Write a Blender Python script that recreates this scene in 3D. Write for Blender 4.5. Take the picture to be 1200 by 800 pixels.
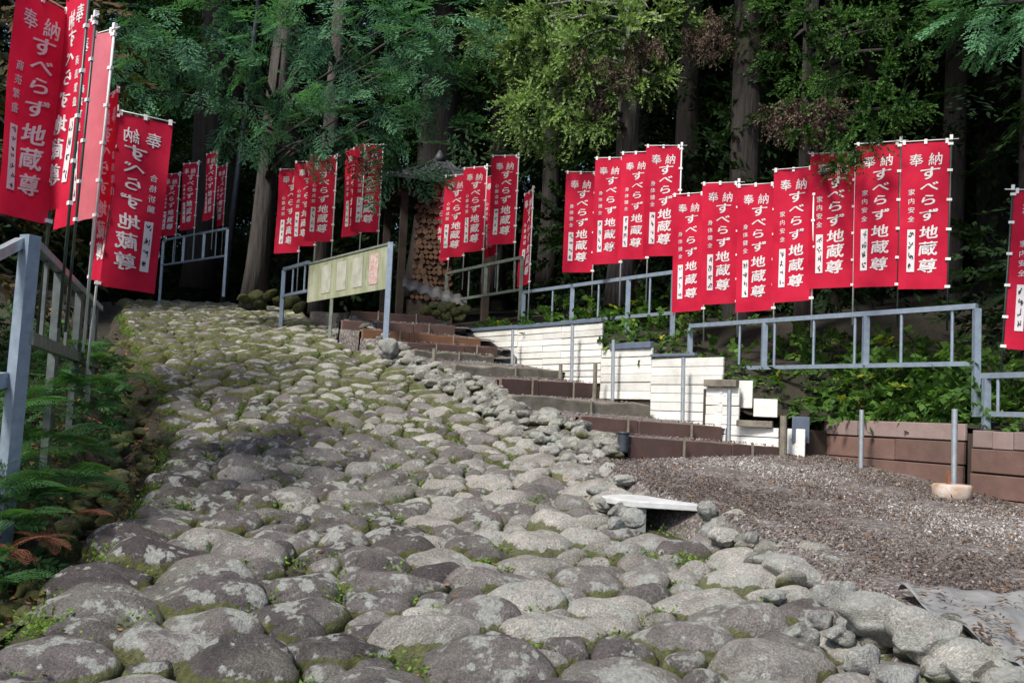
import bpy, math, random
import numpy as np
from mathutils import Vector, Matrix

for o in list(bpy.data.objects):
    bpy.data.objects.remove(o)
SC = bpy.context.scene
COL = SC.collection
rad = math.radians
random.seed(7)
RNG = np.random.default_rng(7)

# ------------------------------------------------------------------ camera
EYE = np.array([0.0, 0.0, 1.5])
FPX = 1167.0                       # 35 mm lens on a 36 mm sensor, 1200 px wide
PITCH = math.atan(85 / FPX)
ROLL = rad(2.5)
cam_d = bpy.data.cameras.new('camera')
cam_d.lens = 35.0
cam_d.sensor_width = 36.0
cam_d.clip_start = 0.05
cam_d.clip_end = 1000
cam = bpy.data.objects.new('camera', cam_d)
COL.objects.link(cam)
CM = Matrix.Rotation(math.pi / 2 + PITCH, 3, 'X') @ Matrix.Rotation(ROLL, 3, 'Z')
cam.matrix_world = Matrix.Translation(EYE) @ CM.to_4x4()
SC.camera = cam
R3 = np.array(CM)

# ------------------------------------------------------------------ sky, sun, exposure
SUN_FROM = Vector((-0.40, -0.48, 0.79)).normalized()
w = bpy.data.worlds.new('World')
SC.world = w
w.use_nodes = True
wn = w.node_tree
sky = wn.nodes.new('ShaderNodeTexSky')
sky.sky_type = 'NISHITA'
sky.sun_disc = False
sky.sun_elevation = math.asin(SUN_FROM.z)
sky.sun_rotation = math.atan2(SUN_FROM.x, SUN_FROM.y)
sky.dust_density = 2.0
bg = wn.nodes['Background']
bg.inputs['Strength'].default_value = 0.135
wn.links.new(sky.outputs[0], bg.inputs['Color'])
sun_d = bpy.data.lights.new('sun', 'SUN')
sun_d.energy = 3.6
sun_d.angle = rad(11.0)
sun_d.color = (1.0, 0.955, 0.88)
sun = bpy.data.objects.new('sun', sun_d)
COL.objects.link(sun)
sun.rotation_euler = SUN_FROM.to_track_quat('Z', 'Y').to_euler()
SC.view_settings.view_transform = 'Standard'
SC.view_settings.look = 'None'
SC.view_settings.gamma = 1
SC.view_settings.exposure = 0.6
SC.view_settings.use_curve_mapping = False
SC.render.engine = 'CYCLES'
SC.cycles.max_bounces = 6
SC.cycles.diffuse_bounces = 3
SC.cycles.glossy_bounces = 2
SC.cycles.transmission_bounces = 3
SC.cycles.use_denoising = True
SC.cycles.caustics_reflective = False
SC.cycles.caustics_refractive = False


def P(px, py, Y):
    """the point seen at a photograph pixel, Y metres ahead"""
    d = R3 @ np.array([(px - 600) / FPX, -(py - 400) / FPX, -1.0])
    return EYE + d * (Y / d[1])


def on(px, py, zf, y0=2.0, y1=45.0):
    """the point of a ground surface zf(x, y) seen at a photograph pixel"""
    Y = y0
    while Y < y1:
        q = P(px, py, Y)
        if q[2] <= zf(q[0], q[1]):
            return q
        Y += 0.02
    return P(px, py, y1)


# ------------------------------------------------------------------ mesh helpers
def mesh_np(name, V, F, tint=None, smooth=False, extra=None):
    """V (n,3); F a list of index arrays, each (m,3) or (m,4)"""
    V = np.asarray(V, dtype=np.float32)
    F = [np.asarray(f, dtype=np.int32) for f in F if len(f)]
    me = bpy.data.meshes.new(name)
    me.vertices.add(len(V))
    me.vertices.foreach_set('co', V.ravel())
    loops = np.concatenate([f.ravel() for f in F])
    tot = np.concatenate([np.full(len(f), f.shape[1], dtype=np.int32) for f in F])
    start = np.concatenate([[0], np.cumsum(tot)[:-1]]).astype(np.int32)
    me.loops.add(len(loops))
    me.loops.foreach_set('vertex_index', loops)
    me.polygons.add(len(tot))
    me.polygons.foreach_set('loop_start', start)
    me.polygons.foreach_set('loop_total', tot)
    me.polygons.foreach_set('use_smooth', np.full(len(tot), smooth, dtype=bool))
    for k, a in (('tint', tint), ('edge', extra)):
        if a is not None:
            at = me.attributes.new(k, 'FLOAT', 'POINT')
            at.data.foreach_set('value', np.asarray(a, dtype=np.float32))
    me.update()
    me.validate()
    return me


class MB:
    def __init__(s):
        s.V = []; s.Q = []; s.T = []; s.n = 0

    def add(s, V, Q=(), T=()):
        V = np.asarray(V, dtype=float)
        if len(Q): s.Q.append(np.asarray(Q) + s.n)
        if len(T): s.T.append(np.asarray(T) + s.n)
        s.V.append(V); s.n += len(V)
        return s

    def hexa(s, c):
        """eight corners: bottom ring then top ring"""
        return s.add(c, Q=[[3, 2, 1, 0], [4, 5, 6, 7], [0, 1, 5, 4], [1, 2, 6, 5], [2, 3, 7, 6], [3, 0, 4, 7]])

    def box(s, c, size, R=None):
        h = np.array(size) / 2
        v = np.array([[-1, -1, -1], [1, -1, -1], [1, 1, -1], [-1, 1, -1], [-1, -1, 1], [1, -1, 1], [1, 1, 1], [-1, 1, 1]]) * h
        if R is not None: v = v @ np.asarray(R).T
        return s.hexa(v + np.asarray(c))

    def bar(s, a, b, wd, ht, up=(0, 0, 1)):
        """a rectangular bar from a to b"""
        a = np.asarray(a, float); b = np.asarray(b, float)
        d = b - a; L = np.linalg.norm(d); d = d / L
        u = np.asarray(up, float)
        if abs(u @ d) > 0.95: u = np.array([0, 1.0, 0])
        sx = np.cross(d, u); sx /= np.linalg.norm(sx); u = np.cross(sx, d)
        return s.box((a + b) / 2, (L, wd, ht), np.stack([d, sx, u], axis=1))

    def tube(s, pts, rs, n=8, cap=True):
        pts = np.asarray(pts, float); m = len(pts)
        rs = np.broadcast_to(rs, (m,))
        t = np.gradient(pts, axis=0); t /= np.linalg.norm(t, axis=1)[:, None] + 1e-9
        ref = np.array([1.0, 0, 0]) if abs(t[0][0]) < 0.8 else np.array([0, 1.0, 0])
        a = np.cross(t, ref); a /= np.linalg.norm(a, axis=1)[:, None]
        b = np.cross(t, a)
        th = np.arange(n) * 2 * math.pi / n
        V = pts[:, None] + rs[:, None, None] * (a[:, None] * np.cos(th)[None, :, None] + b[:, None] * np.sin(th)[None, :, None])
        V = V.reshape(-1, 3)
        i = np.arange(m - 1)[:, None] * n; j = np.arange(n)[None]; k = (j + 1) % n
        Q = np.stack([i + j, i + n + j, i + n + k, i + k], axis=-1).reshape(-1, 4)
        T = []
        if cap:
            V = np.vstack([V, pts[0], pts[-1]])
            for q in range(n):
                T.append([m * n, q, (q + 1) % n]); T.append([m * n + 1, (m - 1) * n + (q + 1) % n, (m - 1) * n + q])
        return s.add(V, Q, T)

    def build(s, name, mat, parent=None, smooth=False, tint=None, extra=None, off=None):
        V = np.vstack(s.V)
        if off is not None: V = V - np.asarray(off)
        F = []
        if s.Q: F.append(np.vstack(s.Q))
        if s.T: F.append(np.vstack(s.T))
        me = mesh_np(name, V, F, tint, smooth, extra)
        return put(name, me, mat, parent)


def put(name, me, mat, parent=None, loc=None):
    if mat is not None and not me.materials: me.materials.append(mat)
    o = bpy.data.objects.new(name, me)
    COL.objects.link(o)
    if parent is not None: o.parent = parent
    if loc is not None: o.location = loc
    return o


def tag(o, label=None, cat=None, group=None, kind=None):
    if label: o['label'] = label
    if cat: o['category'] = cat
    if group: o['group'] = group
    if kind: o['kind'] = kind
    return o


def empty(name, loc=(0, 0, 0), rz=0.0):
    o = bpy.data.objects.new(name, None)
    o.empty_display_size = 0.1
    COL.objects.link(o)
    o.location = loc
    o.rotation_euler = (0, 0, rz)
    return o


def copy_tree(o, parent=None):
    c = o.copy(); COL.objects.link(c); c.parent = parent
    for ch in list(o.children): copy_tree(ch, c)
    return c


def bevel(o, wd, seg=1):
    m = o.modifiers.new('bevel', 'BEVEL'); m.width = wd; m.segments = seg; m.limit_method = 'ANGLE'
    return o


# ------------------------------------------------------------------ materials
def mat_new(name):
    m = bpy.data.materials.new(name); m.use_nodes = True
    nt = m.node_tree
    return m, nt, nt.nodes['Principled BSDF']


def nd(nt, typ, **kw):
    n = nt.nodes.new(typ)
    for k, v in kw.items():
        if k in n.inputs: n.inputs[k].default_value = v
        else: setattr(n, k, v)
    return n


def noise(nt, scale, detail=5, rough=0.6, vec=None):
    n = nd(nt, 'ShaderNodeTexNoise', Scale=scale, Detail=detail, Roughness=rough)
    if vec is not None: nt.links.new(vec, n.inputs['Vector'])
    return n.outputs['Fac']


def ramp(nt, src, stops):
    r = nt.nodes.new('ShaderNodeValToRGB')
    el = r.color_ramp.elements
    while len(el) < len(stops): el.new(0.5)
    for e, (p, c) in zip(el, stops):
        e.position = p
        e.color = (c, c, c, 1) if isinstance(c, (int, float)) else (*c, 1)
    nt.links.new(src, r.inputs[0])
    return r.outputs[0]


def mixc(nt, fac, a, b, mode='MIX'):
    n = nt.nodes.new('ShaderNodeMix'); n.data_type = 'RGBA'; n.blend_type = mode
    for v, s in ((fac, n.inputs[0]), (a, n.inputs[6]), (b, n.inputs[7])):
        if isinstance(v, (int, float)): s.default_value = v
        elif isinstance(v, tuple): s.default_value = (*v, 1)
        else: nt.links.new(v, s)
    return n.outputs[2]


def math_n(nt, op, a, b=None):
    n = nt.nodes.new('ShaderNodeMath'); n.operation = op
    for v, s in ((a, n.inputs[0]), (b, n.inputs[1])):
        if v is None: continue
        if isinstance(v, (int, float)): s.default_value = v
        else: nt.links.new(v, s)
    return n.outputs[0]


def wpos(nt):
    return nt.nodes.new('ShaderNodeNewGeometry').outputs['Position']


def attr(nt, name):
    n = nt.nodes.new('ShaderNodeAttribute'); n.attribute_name = name
    return n.outputs['Fac']


def bump(nt, bsdf, h, strength, dist=0.02):
    b = nt.nodes.new('ShaderNodeBump')
    b.inputs['Strength'].default_value = strength; b.inputs['Distance'].default_value = dist
    nt.links.new(h, b.inputs['Height']); nt.links.new(b.outputs[0], bsdf.inputs['Normal'])


def simple(name, c1, c2, scale=8, rough=0.7, bmp=0.2, metal=0.0, dist=0.01):
    m, nt, b = mat_new(name)
    p = wpos(nt)
    n = noise(nt, scale, 6, 0.62, p)
    nt.links.new(ramp(nt, n, [(0.3, c1), (0.7, c2)]), b.inputs['Base Color'])
    b.inputs['Roughness'].default_value = rough; b.inputs['Metallic'].default_value = metal
    if bmp: bump(nt, b, noise(nt, scale * 6, 6, 0.65, p), bmp, dist)
    return m


def stone_mat(name, dark, mid, light, lichen=0.55, moss=0.5):
    m, nt, b = mat_new(name)
    p = wpos(nt)
    t = attr(nt, 'tint'); e = attr(nt, 'edge')
    base = ramp(nt, t, [(0.0, dark), (0.5, mid), (1.0, light)])
    big = noise(nt, 5.0, 6, 0.65, p)
    base = mixc(nt, 1.0, base, ramp(nt, big, [(0.25, 0.5), (0.75, 1.45)]), 'MULTIPLY')
    film = ramp(nt, noise(nt, 2.1, 7, 0.7, p), [(0.48, 0.0), (0.64, 0.5)])
    base = mixc(nt, film, base, ramp(nt, noise(nt, 14, 5, 0.65, p), [(0.3, (0.17, 0.17, 0.13)), (0.7, (0.40, 0.395, 0.33))]))
    pit = nd(nt, 'ShaderNodeTexVoronoi', Scale=11.0); nt.links.new(p, pit.inputs['Vector'])
    sx = nt.nodes.new('ShaderNodeSeparateColor'); nt.links.new(pit.outputs['Color'], sx.inputs[0])
    spot = math_n(nt, 'ADD', pit.outputs['Distance'], math_n(nt, 'MULTIPLY', noise(nt, 30, 5, 0.7, p), 0.5))
    spot = math_n(nt, 'MULTIPLY', ramp(nt, spot, [(0.40, 0.85), (0.48, 0.0)]), ramp(nt, sx.outputs[0], [(0.60, 0.0), (0.64, 1.0)]))
    base = mixc(nt, spot, base, (0.46, 0.47, 0.43))
    sp = noise(nt, 95.0, 4, 0.7, p)
    base = mixc(nt, 0.85, base, ramp(nt, sp, [(0.32, 0.5), (0.5, 0.95), (0.68, 1.6)]), 'MULTIPLY')
    # pale crusts of lichen in ragged blots
    ln = noise(nt, 7.5, 8, 0.66, p)
    ln2 = noise(nt, 1.3, 3, 0.5, p)
    lf = ramp(nt, math_n(nt, 'ADD', ln, math_n(nt, 'MULTIPLY', ln2, 0.28)), [(lichen + 0.165, 0.0), (lichen + 0.205, 0.8)])
    lc = ramp(nt, noise(nt, 45, 4, 0.6, p), [(0.3, (0.30, 0.31, 0.28)), (0.7, (0.56, 0.57, 0.52))])
    base = mixc(nt, lf, base, lc)
    # moss growing up from the joints
    mn = noise(nt, 4.0, 7, 0.66, p)
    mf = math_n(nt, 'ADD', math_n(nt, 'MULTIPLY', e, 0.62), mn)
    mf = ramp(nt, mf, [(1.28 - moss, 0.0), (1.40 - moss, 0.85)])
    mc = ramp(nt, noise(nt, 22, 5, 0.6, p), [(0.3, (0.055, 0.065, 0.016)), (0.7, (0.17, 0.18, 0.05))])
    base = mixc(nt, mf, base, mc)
    nt.links.new(base, b.inputs['Base Color'])
    b.inputs['Roughness'].default_value = 0.88
    b.inputs['Specular IOR Level'].default_value = 0.25
    h = math_n(nt, 'ADD', math_n(nt, 'MULTIPLY', noise(nt, 26, 8, 0.7, p), 1.0), math_n(nt, 'MULTIPLY', noise(nt, 120, 4, 0.7, p), 0.35))
    bump(nt, b, h, 1.0, 0.06)
    return m


def leaf_mat(name, dark, light, trans=0.35, tip=None):
    m = bpy.data.materials.new(name); m.use_nodes = True
    nt = m.node_tree; nt.nodes.clear()
    out = nt.nodes.new('ShaderNodeOutputMaterial')
    t = attr(nt, 'tint')
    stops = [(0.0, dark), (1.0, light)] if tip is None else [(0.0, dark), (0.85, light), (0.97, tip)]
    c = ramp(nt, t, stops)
    d = nt.nodes.new('ShaderNodeBsdfPrincipled'); d.inputs['Roughness'].default_value = 0.6
    d.inputs['Specular IOR Level'].default_value = 0.12
    tr = nt.nodes.new('ShaderNodeBsdfTranslucent')
    nt.links.new(c, d.inputs['Base Color'])
    nt.links.new(mixc(nt, 1.0, c, (1.1, 1.25, 0.6), 'MULTIPLY'), tr.inputs['Color'])
    mx = nt.nodes.new('ShaderNodeMixShader'); mx.inputs[0].default_value = trans
    nt.links.new(d.outputs[0], mx.inputs[1]); nt.links.new(tr.outputs[0], mx.inputs[2])
    nt.links.new(mx.outputs[0], out.inputs[0])
    return m


def cloth_mat(name, col, trans=0.3, fade=0.12):
    m = bpy.data.materials.new(name); m.use_nodes = True
    nt = m.node_tree; nt.nodes.clear()
    out = nt.nodes.new('ShaderNodeOutputMaterial')
    p = wpos(nt)
    dark = tuple(x * (1 - fade) for x in col); lite = tuple(min(1, x * (1 + fade) + 0.01) for x in col)
    c = ramp(nt, noise(nt, 3.5, 4, 0.6, p), [(0.3, dark), (0.7, lite)])
    d = nt.nodes.new('ShaderNodeBsdfPrincipled'); d.inputs['Roughness'].default_value = 0.75
    d.inputs['Specular IOR Level'].default_value = 0.135
    wv = noise(nt, 14, 5, 0.6, p)
    bump(nt, d, wv, 0.12, 0.02)
    tr = nt.nodes.new('ShaderNodeBsdfTranslucent')
    nt.links.new(c, d.inputs['Base Color']); nt.links.new(c, tr.inputs['Color'])
    mx = nt.nodes.new('ShaderNodeMixShader'); mx.inputs[0].default_value = trans
    nt.links.new(d.outputs[0], mx.inputs[1]); nt.links.new(tr.outputs[0], mx.inputs[2])
    nt.links.new(mx.outputs[0], out.inputs[0])
    return m


M = {}
M['cobble'] = stone_mat('cobble_stone', (0.085, 0.071, 0.070), (0.19, 0.168, 0.160), (0.47, 0.44, 0.395), 0.515, 0.315)
M['rubble'] = stone_mat('rubble_stone', (0.13, 0.125, 0.105), (0.26, 0.25, 0.22), (0.46, 0.44, 0.39), 0.50, 0.40)
M['boulder'] = stone_mat('pale_boulder', (0.24, 0.235, 0.235), (0.35, 0.345, 0.335), (0.58, 0.55, 0.48), 0.46, 0.12)
M['gutter'] = stone_mat('mossy_stone', (0.07, 0.065, 0.05), (0.12, 0.11, 0.085), (0.19, 0.175, 0.14), 0.62, 0.85)
M['soil'] = simple('joint_soil', (0.02, 0.016, 0.010), (0.055, 0.05, 0.022), 5, 0.95, 0.8, 0, 0.03)  # dark soil, its colour also deepens the shadows between stones
M['bank'] = simple('bank_soil', (0.02, 0.016, 0.010), (0.06, 0.048, 0.028), 4, 0.95, 0.9, 0, 0.05)

def gravel_mat():
    m, nt, b = mat_new('gravel_soil')
    p = wpos(nt)
    c = ramp(nt, noise(nt, 3.0, 6, 0.65, p), [(0.3, (0.10, 0.082, 0.074)), (0.7, (0.20, 0.178, 0.165))])
    v = nd(nt, 'ShaderNodeTexVoronoi', Scale=55.0); nt.links.new(p, v.inputs['Vector'])
    sp = nt.nodes.new('ShaderNodeSeparateColor'); nt.links.new(v.outputs['Color'], sp.inputs[0])
    c = mixc(nt, 0.9, c, ramp(nt, sp.outputs[0], [(0.0, 0.35), (0.55, 0.95), (0.85, 1.5), (1.0, 2.6)]), 'MULTIPLY')
    nt.links.new(c, b.inputs['Base Color']); b.inputs['Roughness'].default_value = 0.95
    bump(nt, b, math_n(nt, 'ADD', v.outputs['Distance'], noise(nt, 60, 5, 0.7, p)), 0.9, 0.02)
    return m


M['gravel'] = gravel_mat()
M['chip'] = None
M['floor'] = simple('forest_soil', (0.012, 0.010, 0.006), (0.032, 0.026, 0.015), 1.5, 0.95, 0.9, 0, 0.1)
M['steel'] = simple('blue_grey_steel', (0.20, 0.25, 0.31), (0.30, 0.36, 0.43), 14, 0.42, 0.12, 0.35, 0.004)
M['galv'] = simple('galvanised_pipe', (0.34, 0.38, 0.42), (0.50, 0.54, 0.57), 20, 0.38, 0.1, 0.6, 0.003)
M['mosssteel'] = simple('mossy_steel', (0.10, 0.12, 0.10), (0.23, 0.25, 0.20), 10, 0.7, 0.3, 0.1, 0.004)
M['darksteel'] = simple('dark_grey_steel', (0.045, 0.055, 0.055), (0.12, 0.14, 0.135), 10, 0.6, 0.3, 0.1, 0.004)  # darker steel for the uprights behind the near left post
M['white'] = None
M['whitepl'] = simple('white_plastic', (0.72, 0.72, 0.70), (0.82, 0.82, 0.80), 20, 0.5, 0.0)
M['red'] = cloth_mat('red_cloth', (0.60, 0.012, 0.050))
M['pink'] = cloth_mat('pale_pink_cloth', (0.80, 0.22, 0.27), 0.45)  # pale pink, more translucent than the red cloth
M['print'] = cloth_mat('white_print', (0.78, 0.76, 0.76), 0.2, 0.06)
M['ink'] = simple('black_ink', (0.012, 0.012, 0.02), (0.03, 0.03, 0.04), 30, 0.8, 0)
M['pole'] = simple('dark_green_pole', (0.018, 0.035, 0.03), (0.04, 0.06, 0.05), 20, 0.4, 0.0)
M['polew'] = simple('white_pole', (0.5, 0.52, 0.52), (0.62, 0.64, 0.63), 20, 0.4, 0.0)
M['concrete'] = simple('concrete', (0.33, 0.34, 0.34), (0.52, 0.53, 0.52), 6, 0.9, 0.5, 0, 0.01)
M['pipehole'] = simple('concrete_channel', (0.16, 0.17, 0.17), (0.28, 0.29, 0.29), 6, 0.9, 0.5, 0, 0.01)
M['stained'] = simple('rust_stained_concrete', (0.26, 0.13, 0.065), (0.50, 0.46, 0.41), 7, 0.9, 0.4, 0, 0.01)
M['timber'] = simple('weathered_timber', (0.11, 0.10, 0.075), (0.24, 0.215, 0.17), 7, 0.9, 0.7, 0, 0.015)
M['rust'] = simple('rusty_iron', (0.16, 0.05, 0.02), (0.32, 0.12, 0.05), 20, 0.8, 0.4)
M['blackpl'] = simple('black_plastic', (0.02, 0.025, 0.035), (0.05, 0.06, 0.075), 10, 0.5, 0.1)
M['cap'] = simple('slate_blue_cap', (0.075, 0.10, 0.15), (0.13, 0.16, 0.21), 6, 0.6, 0.2)
M['fabric'] = simple('grey_ground_fabric', (0.11, 0.11, 0.108), (0.25, 0.25, 0.245), 6, 0.95, 0.6, 0, 0.01)
M['tile'] = simple('dark_roof_tile', (0.015, 0.018, 0.02), (0.045, 0.05, 0.056), 9, 0.6, 0.3)
M['darkwood'] = simple('dark_wood', (0.025, 0.018, 0.012), (0.06, 0.042, 0.03), 7, 0.85, 0.4)
M['logend'] = simple('cut_log', (0.04, 0.022, 0.014), (0.15, 0.075, 0.04), 9, 0.85, 0.4)  # log colour lowered to hold the pavilion's shade
M['hinoki'] = leaf_mat('cypress_leaf', (0.010, 0.042, 0.025), (0.115, 0.27, 0.135), 0.3)
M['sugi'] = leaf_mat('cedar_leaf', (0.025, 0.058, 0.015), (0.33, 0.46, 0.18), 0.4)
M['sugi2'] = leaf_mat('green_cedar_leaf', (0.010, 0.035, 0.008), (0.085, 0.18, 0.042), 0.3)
M['dead'] = leaf_mat('dead_twig', (0.07, 0.05, 0.04), (0.17, 0.12, 0.095), 0.1)
M['forest'] = leaf_mat('forest_leaf', (0.006, 0.015, 0.007), (0.024, 0.052, 0.016), 0.25)  # greens lowered to paint in the gloom under the canopy
M['shrub'] = leaf_mat('shrub_leaf', (0.03, 0.075, 0.018), (0.12, 0.23, 0.045), 0.4, (0.42, 0.40, 0.05))
M['fern'] = leaf_mat('fern_leaf', (0.025, 0.08, 0.028), (0.09, 0.20, 0.06), 0.35)
M['fernred'] = leaf_mat('withered_fern', (0.13, 0.045, 0.03), (0.30, 0.14, 0.09), 0.3)
M['weed'] = leaf_mat('joint_weed', (0.06, 0.13, 0.02), (0.19, 0.30, 0.05), 0.35)
M['litter'] = leaf_mat('fallen_leaf', (0.06, 0.030, 0.015), (0.30, 0.16, 0.075), 0.15)
M['maple'] = leaf_mat('dark_maple_leaf', (0.03, 0.045, 0.015), (0.10, 0.055, 0.03), 0.3)


def chip_mat():
    m, nt, b = mat_new('gravel_chip')
    t = attr(nt, 'tint')
    nt.links.new(ramp(nt, t, [(0.0, (0.055, 0.04, 0.034)), (0.4, (0.15, 0.12, 0.105)), (0.7, (0.27, 0.25, 0.235)), (1.0, (0.55, 0.54, 0.52))]), b.inputs['Base Color'])
    b.inputs['Roughness'].default_value = 0.9
    return m


M['chip'] = chip_mat()


def siding_mat(name, c1, c2, dirt, rock=0.6):
    m, nt, b = mat_new(name)
    p = wpos(nt)
    c = ramp(nt, noise(nt, 6, 5, 0.6, p), [(0.3, c1), (0.7, c2)])
    d = ramp(nt, noise(nt, 2.2, 8, 0.72, p), [(0.5, 0.0), (0.78, 0.8)])
    c = mixc(nt, d, c, dirt)
    oi = nt.nodes.new('ShaderNodeObjectInfo')
    c = mixc(nt, 1.0, c, ramp(nt, oi.outputs['Random'], [(0, 0.84), (1, 1.08)]), 'MULTIPLY')
    nt.links.new(c, b.inputs['Base Color'])
    b.inputs['Roughness'].default_value = 0.8
    bump(nt, b, noise(nt, 30, 6, 0.7, p), rock, 0.015)
    return m


M['white'] = siding_mat('white_siding', (0.66, 0.65, 0.60), (0.78, 0.77, 0.73), (0.42, 0.40, 0.33))
M['brown'] = siding_mat('brown_board', (0.125, 0.070, 0.056), (0.175, 0.100, 0.080), (0.10, 0.075, 0.06), 0.25)
M['brownpale'] = siding_mat('faded_brown_board', (0.205, 0.140, 0.130), (0.27, 0.20, 0.185), (0.16, 0.12, 0.10), 0.25)
M['orange'] = siding_mat('orange_brown_board', (0.21, 0.095, 0.045), (0.28, 0.13, 0.065), (0.12, 0.075, 0.05), 0.25)


def bark_mat(name, c1, c2):
    m, nt, b = mat_new(name)
    mp = nt.nodes.new('ShaderNodeMapping'); mp.inputs['Scale'].default_value = (9, 9, 0.9)
    nt.links.new(wpos(nt), mp.inputs['Vector'])
    n = noise(nt, 1.6, 7, 0.65, mp.outputs[0])
    c = ramp(nt, n, [(0.32, c1), (0.66, c2)])
    mo = ramp(nt, noise(nt, 1.4, 6, 0.6, wpos(nt)), [(0.55, 0.0), (0.72, 0.6)])
    nt.links.new(mixc(nt, mo, c, (0.035, 0.038, 0.018)), b.inputs['Base Color'])
    b.inputs['Roughness'].default_value = 0.92
    bump(nt, b, n, 1.0, 0.05)
    return m


M['bark'] = bark_mat('cedar_bark', (0.010, 0.008, 0.007), (0.034, 0.027, 0.023))  # bark colour darkened to carry the shade inside the forest
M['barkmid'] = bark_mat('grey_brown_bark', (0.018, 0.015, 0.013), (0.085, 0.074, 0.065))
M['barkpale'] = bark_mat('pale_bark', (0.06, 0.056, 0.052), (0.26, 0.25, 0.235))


def panel_mat():
    m, nt, b = mat_new('weathered_panel')
    p = wpos(nt)
    mp = nt.nodes.new('ShaderNodeMapping'); mp.inputs['Scale'].default_value = (6, 6, 0.7)
    nt.links.new(p, mp.inputs['Vector'])
    c = ramp(nt, noise(nt, 1.5, 6, 0.65, mp.outputs[0]), [(0.3, (0.17, 0.19, 0.10)), (0.7, (0.36, 0.37, 0.25))])
    f = ramp(nt, noise(nt, 2.5, 7, 0.65, p), [(0.5, 0.0), (0.68, 0.7)])
    nt.links.new(mixc(nt, f, c, (0.44, 0.43, 0.36)), b.inputs['Base Color'])
    b.inputs['Roughness'].default_value = 0.75
    bump(nt, b, noise(nt, 25, 5, 0.6, p), 0.2, 0.01)
    return m


M['panel'] = panel_mat()

# ------------------------------------------------------------------ the lie of the land
RT = np.array([  # Y, left edge, right edge, height of the cobbled road
    (-3, -1.2, 2.2, -0.10), (0, -1.45, 2.1, 0.16), (2, -1.68, 1.95, 0.335), (3.0, -1.84, 1.86, 0.41), (3.6, -1.95, 1.80, 0.455), (4.5, -2.13, 1.74, 0.525), (5.5, -2.28, 1.62, 0.605),
    (6.5, -2.47, 1.45, 0.71), (7.5, -2.70, 1.06, 0.84), (8.5, -2.95, 0.67, 1.0), (9.5, -3.25, 0.30, 1.2), (10.5, -3.68, -0.16, 1.46),
    (12, -4.42, -1.08, 1.88), (13.5, -5.18, -1.98, 2.27), (15, -5.9, -2.72, 2.58), (17, -6.73, -3.45, 2.91), (19, -7.46, -4.15, 3.21),
    (21, -8.2, -4.9, 3.5), (24, -9.7, -6.2, 3.85), (28, -12.4, -8.2, 4.15), (34, -17, -12.5, 4.5)])
XL = lambda y: np.interp(y, RT[:, 0], RT[:, 1])
XR = lambda y: np.interp(y, RT[:, 0], RT[:, 2])
ZR = lambda y: np.interp(y, RT[:, 0], RT[:, 3])
# gravel terrace: a gently tilted plane through its known corners
_g = np.array([P(1130, 568, 9.0), P(967, 541, 10.8), P(745, 533, 9.0), P(1100, 692, 5.2), P(1000, 722, 4.75)])
_ga = np.linalg.lstsq(np.c_[_g[:, 0], _g[:, 1], np.ones(5)], _g[:, 2], rcond=None)[0]
ZG = lambda x, y: _ga[0] * x + _ga[1] * y + _ga[2]
# height of the bank behind the walls, by distance
BT = np.array([(0, 0.9), (4, 1.1), (7.5, 1.50), (9.3, 1.56), (10.9, 1.58), (11.6, 2.05), (12.4, 2.22), (13.2, 2.55), (16, 2.78), (18, 3.0), (22, 3.5), (30, 4.3), (60, 8.0), (120, 14)])
ZB = lambda y: np.interp(y, BT[:, 0], BT[:, 1])
# the line of the retaining walls
WALL = [P(1290, 508, 7.9), P(1138, 508, 9.05), P(968, 500, 10.75), P(930, 500, 10.8), P(848, 460, 11.1), P(765, 440, 12.0), P(708, 430, 12.75), P(605, 410, 14.5), P(545, 395, 15.6)]
WX = np.array([q[0] for q in WALL]); WY = np.array([q[1] for q in WALL])
XW = lambda y: np.interp(y, np.r_[-5, 2, WY, 20, 26, 40], np.r_[9.5, 7.5, WX, -1.9, -3.6, -10])


def sheet(name, xs_of, ys, zf, mat, kind='structure', jit=0.0):
    """a lofted sheet: for each y a row of x positions"""
    rows = [xs_of(y) for y in ys]
    n = len(rows[0])
    V = []
    for y, r in zip(ys, rows):
        for k, x in enumerate(r): V.append((x, y, zf(x, y, k)))
    V = np.array(V)
    if jit: V[:, 2] += (RNG.random(len(V)) - 0.5) * jit
    i = np.arange(len(ys) - 1)[:, None] * n; j = np.arange(n - 1)[None]
    Q = np.stack([i + j, i + j + 1, i + n + j + 1, i + n + j], axis=-1).reshape(-1, 4)
    o = put(name, mesh_np(name, V, [Q], None, True), mat)
    if kind: o['kind'] = kind
    return o


ys_road = np.arange(-2, 34, 0.25)
road = sheet('cobbled_road', lambda y: np.linspace(XL(y) - 0.02, XR(y) + 0.15, 14), ys_road, lambda x, y, k: ZR(y) - 0.09, M['soil'], jit=0.025)
# left: gutter, fern bank, forest floor
LO = [0.0, 0.10, 0.18, 0.36, 0.48, 0.62, 0.85, 1.2, 2.0, 3.5, 6, 10, 20, 40, 70]
LZ = [-0.09, -0.16, -0.30, -0.34, -0.22, 0.02, 0.16, 0.24, 0.35, 0.6, 1.0, 1.6, 3, 6, 10]
sheet('left_bank', lambda y: [XL(y) - 0.015 - a for a in LO[::-1]], np.arange(-3, 34, 0.3), lambda x, y, k: ZR(y) + LZ[::-1][k] + 0.05 * math.sin(3.1 * y + 5 * k), M['bank'], jit=0.05)


# gravel terrace between the road and the walls
def gx(y):
    a, b = XR(y) + 0.10, XW(y) + 0.05
    return np.r_[XR(y) - 0.02, np.linspace(a + 0.06, max(b, a + 0.26), 26)]


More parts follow.
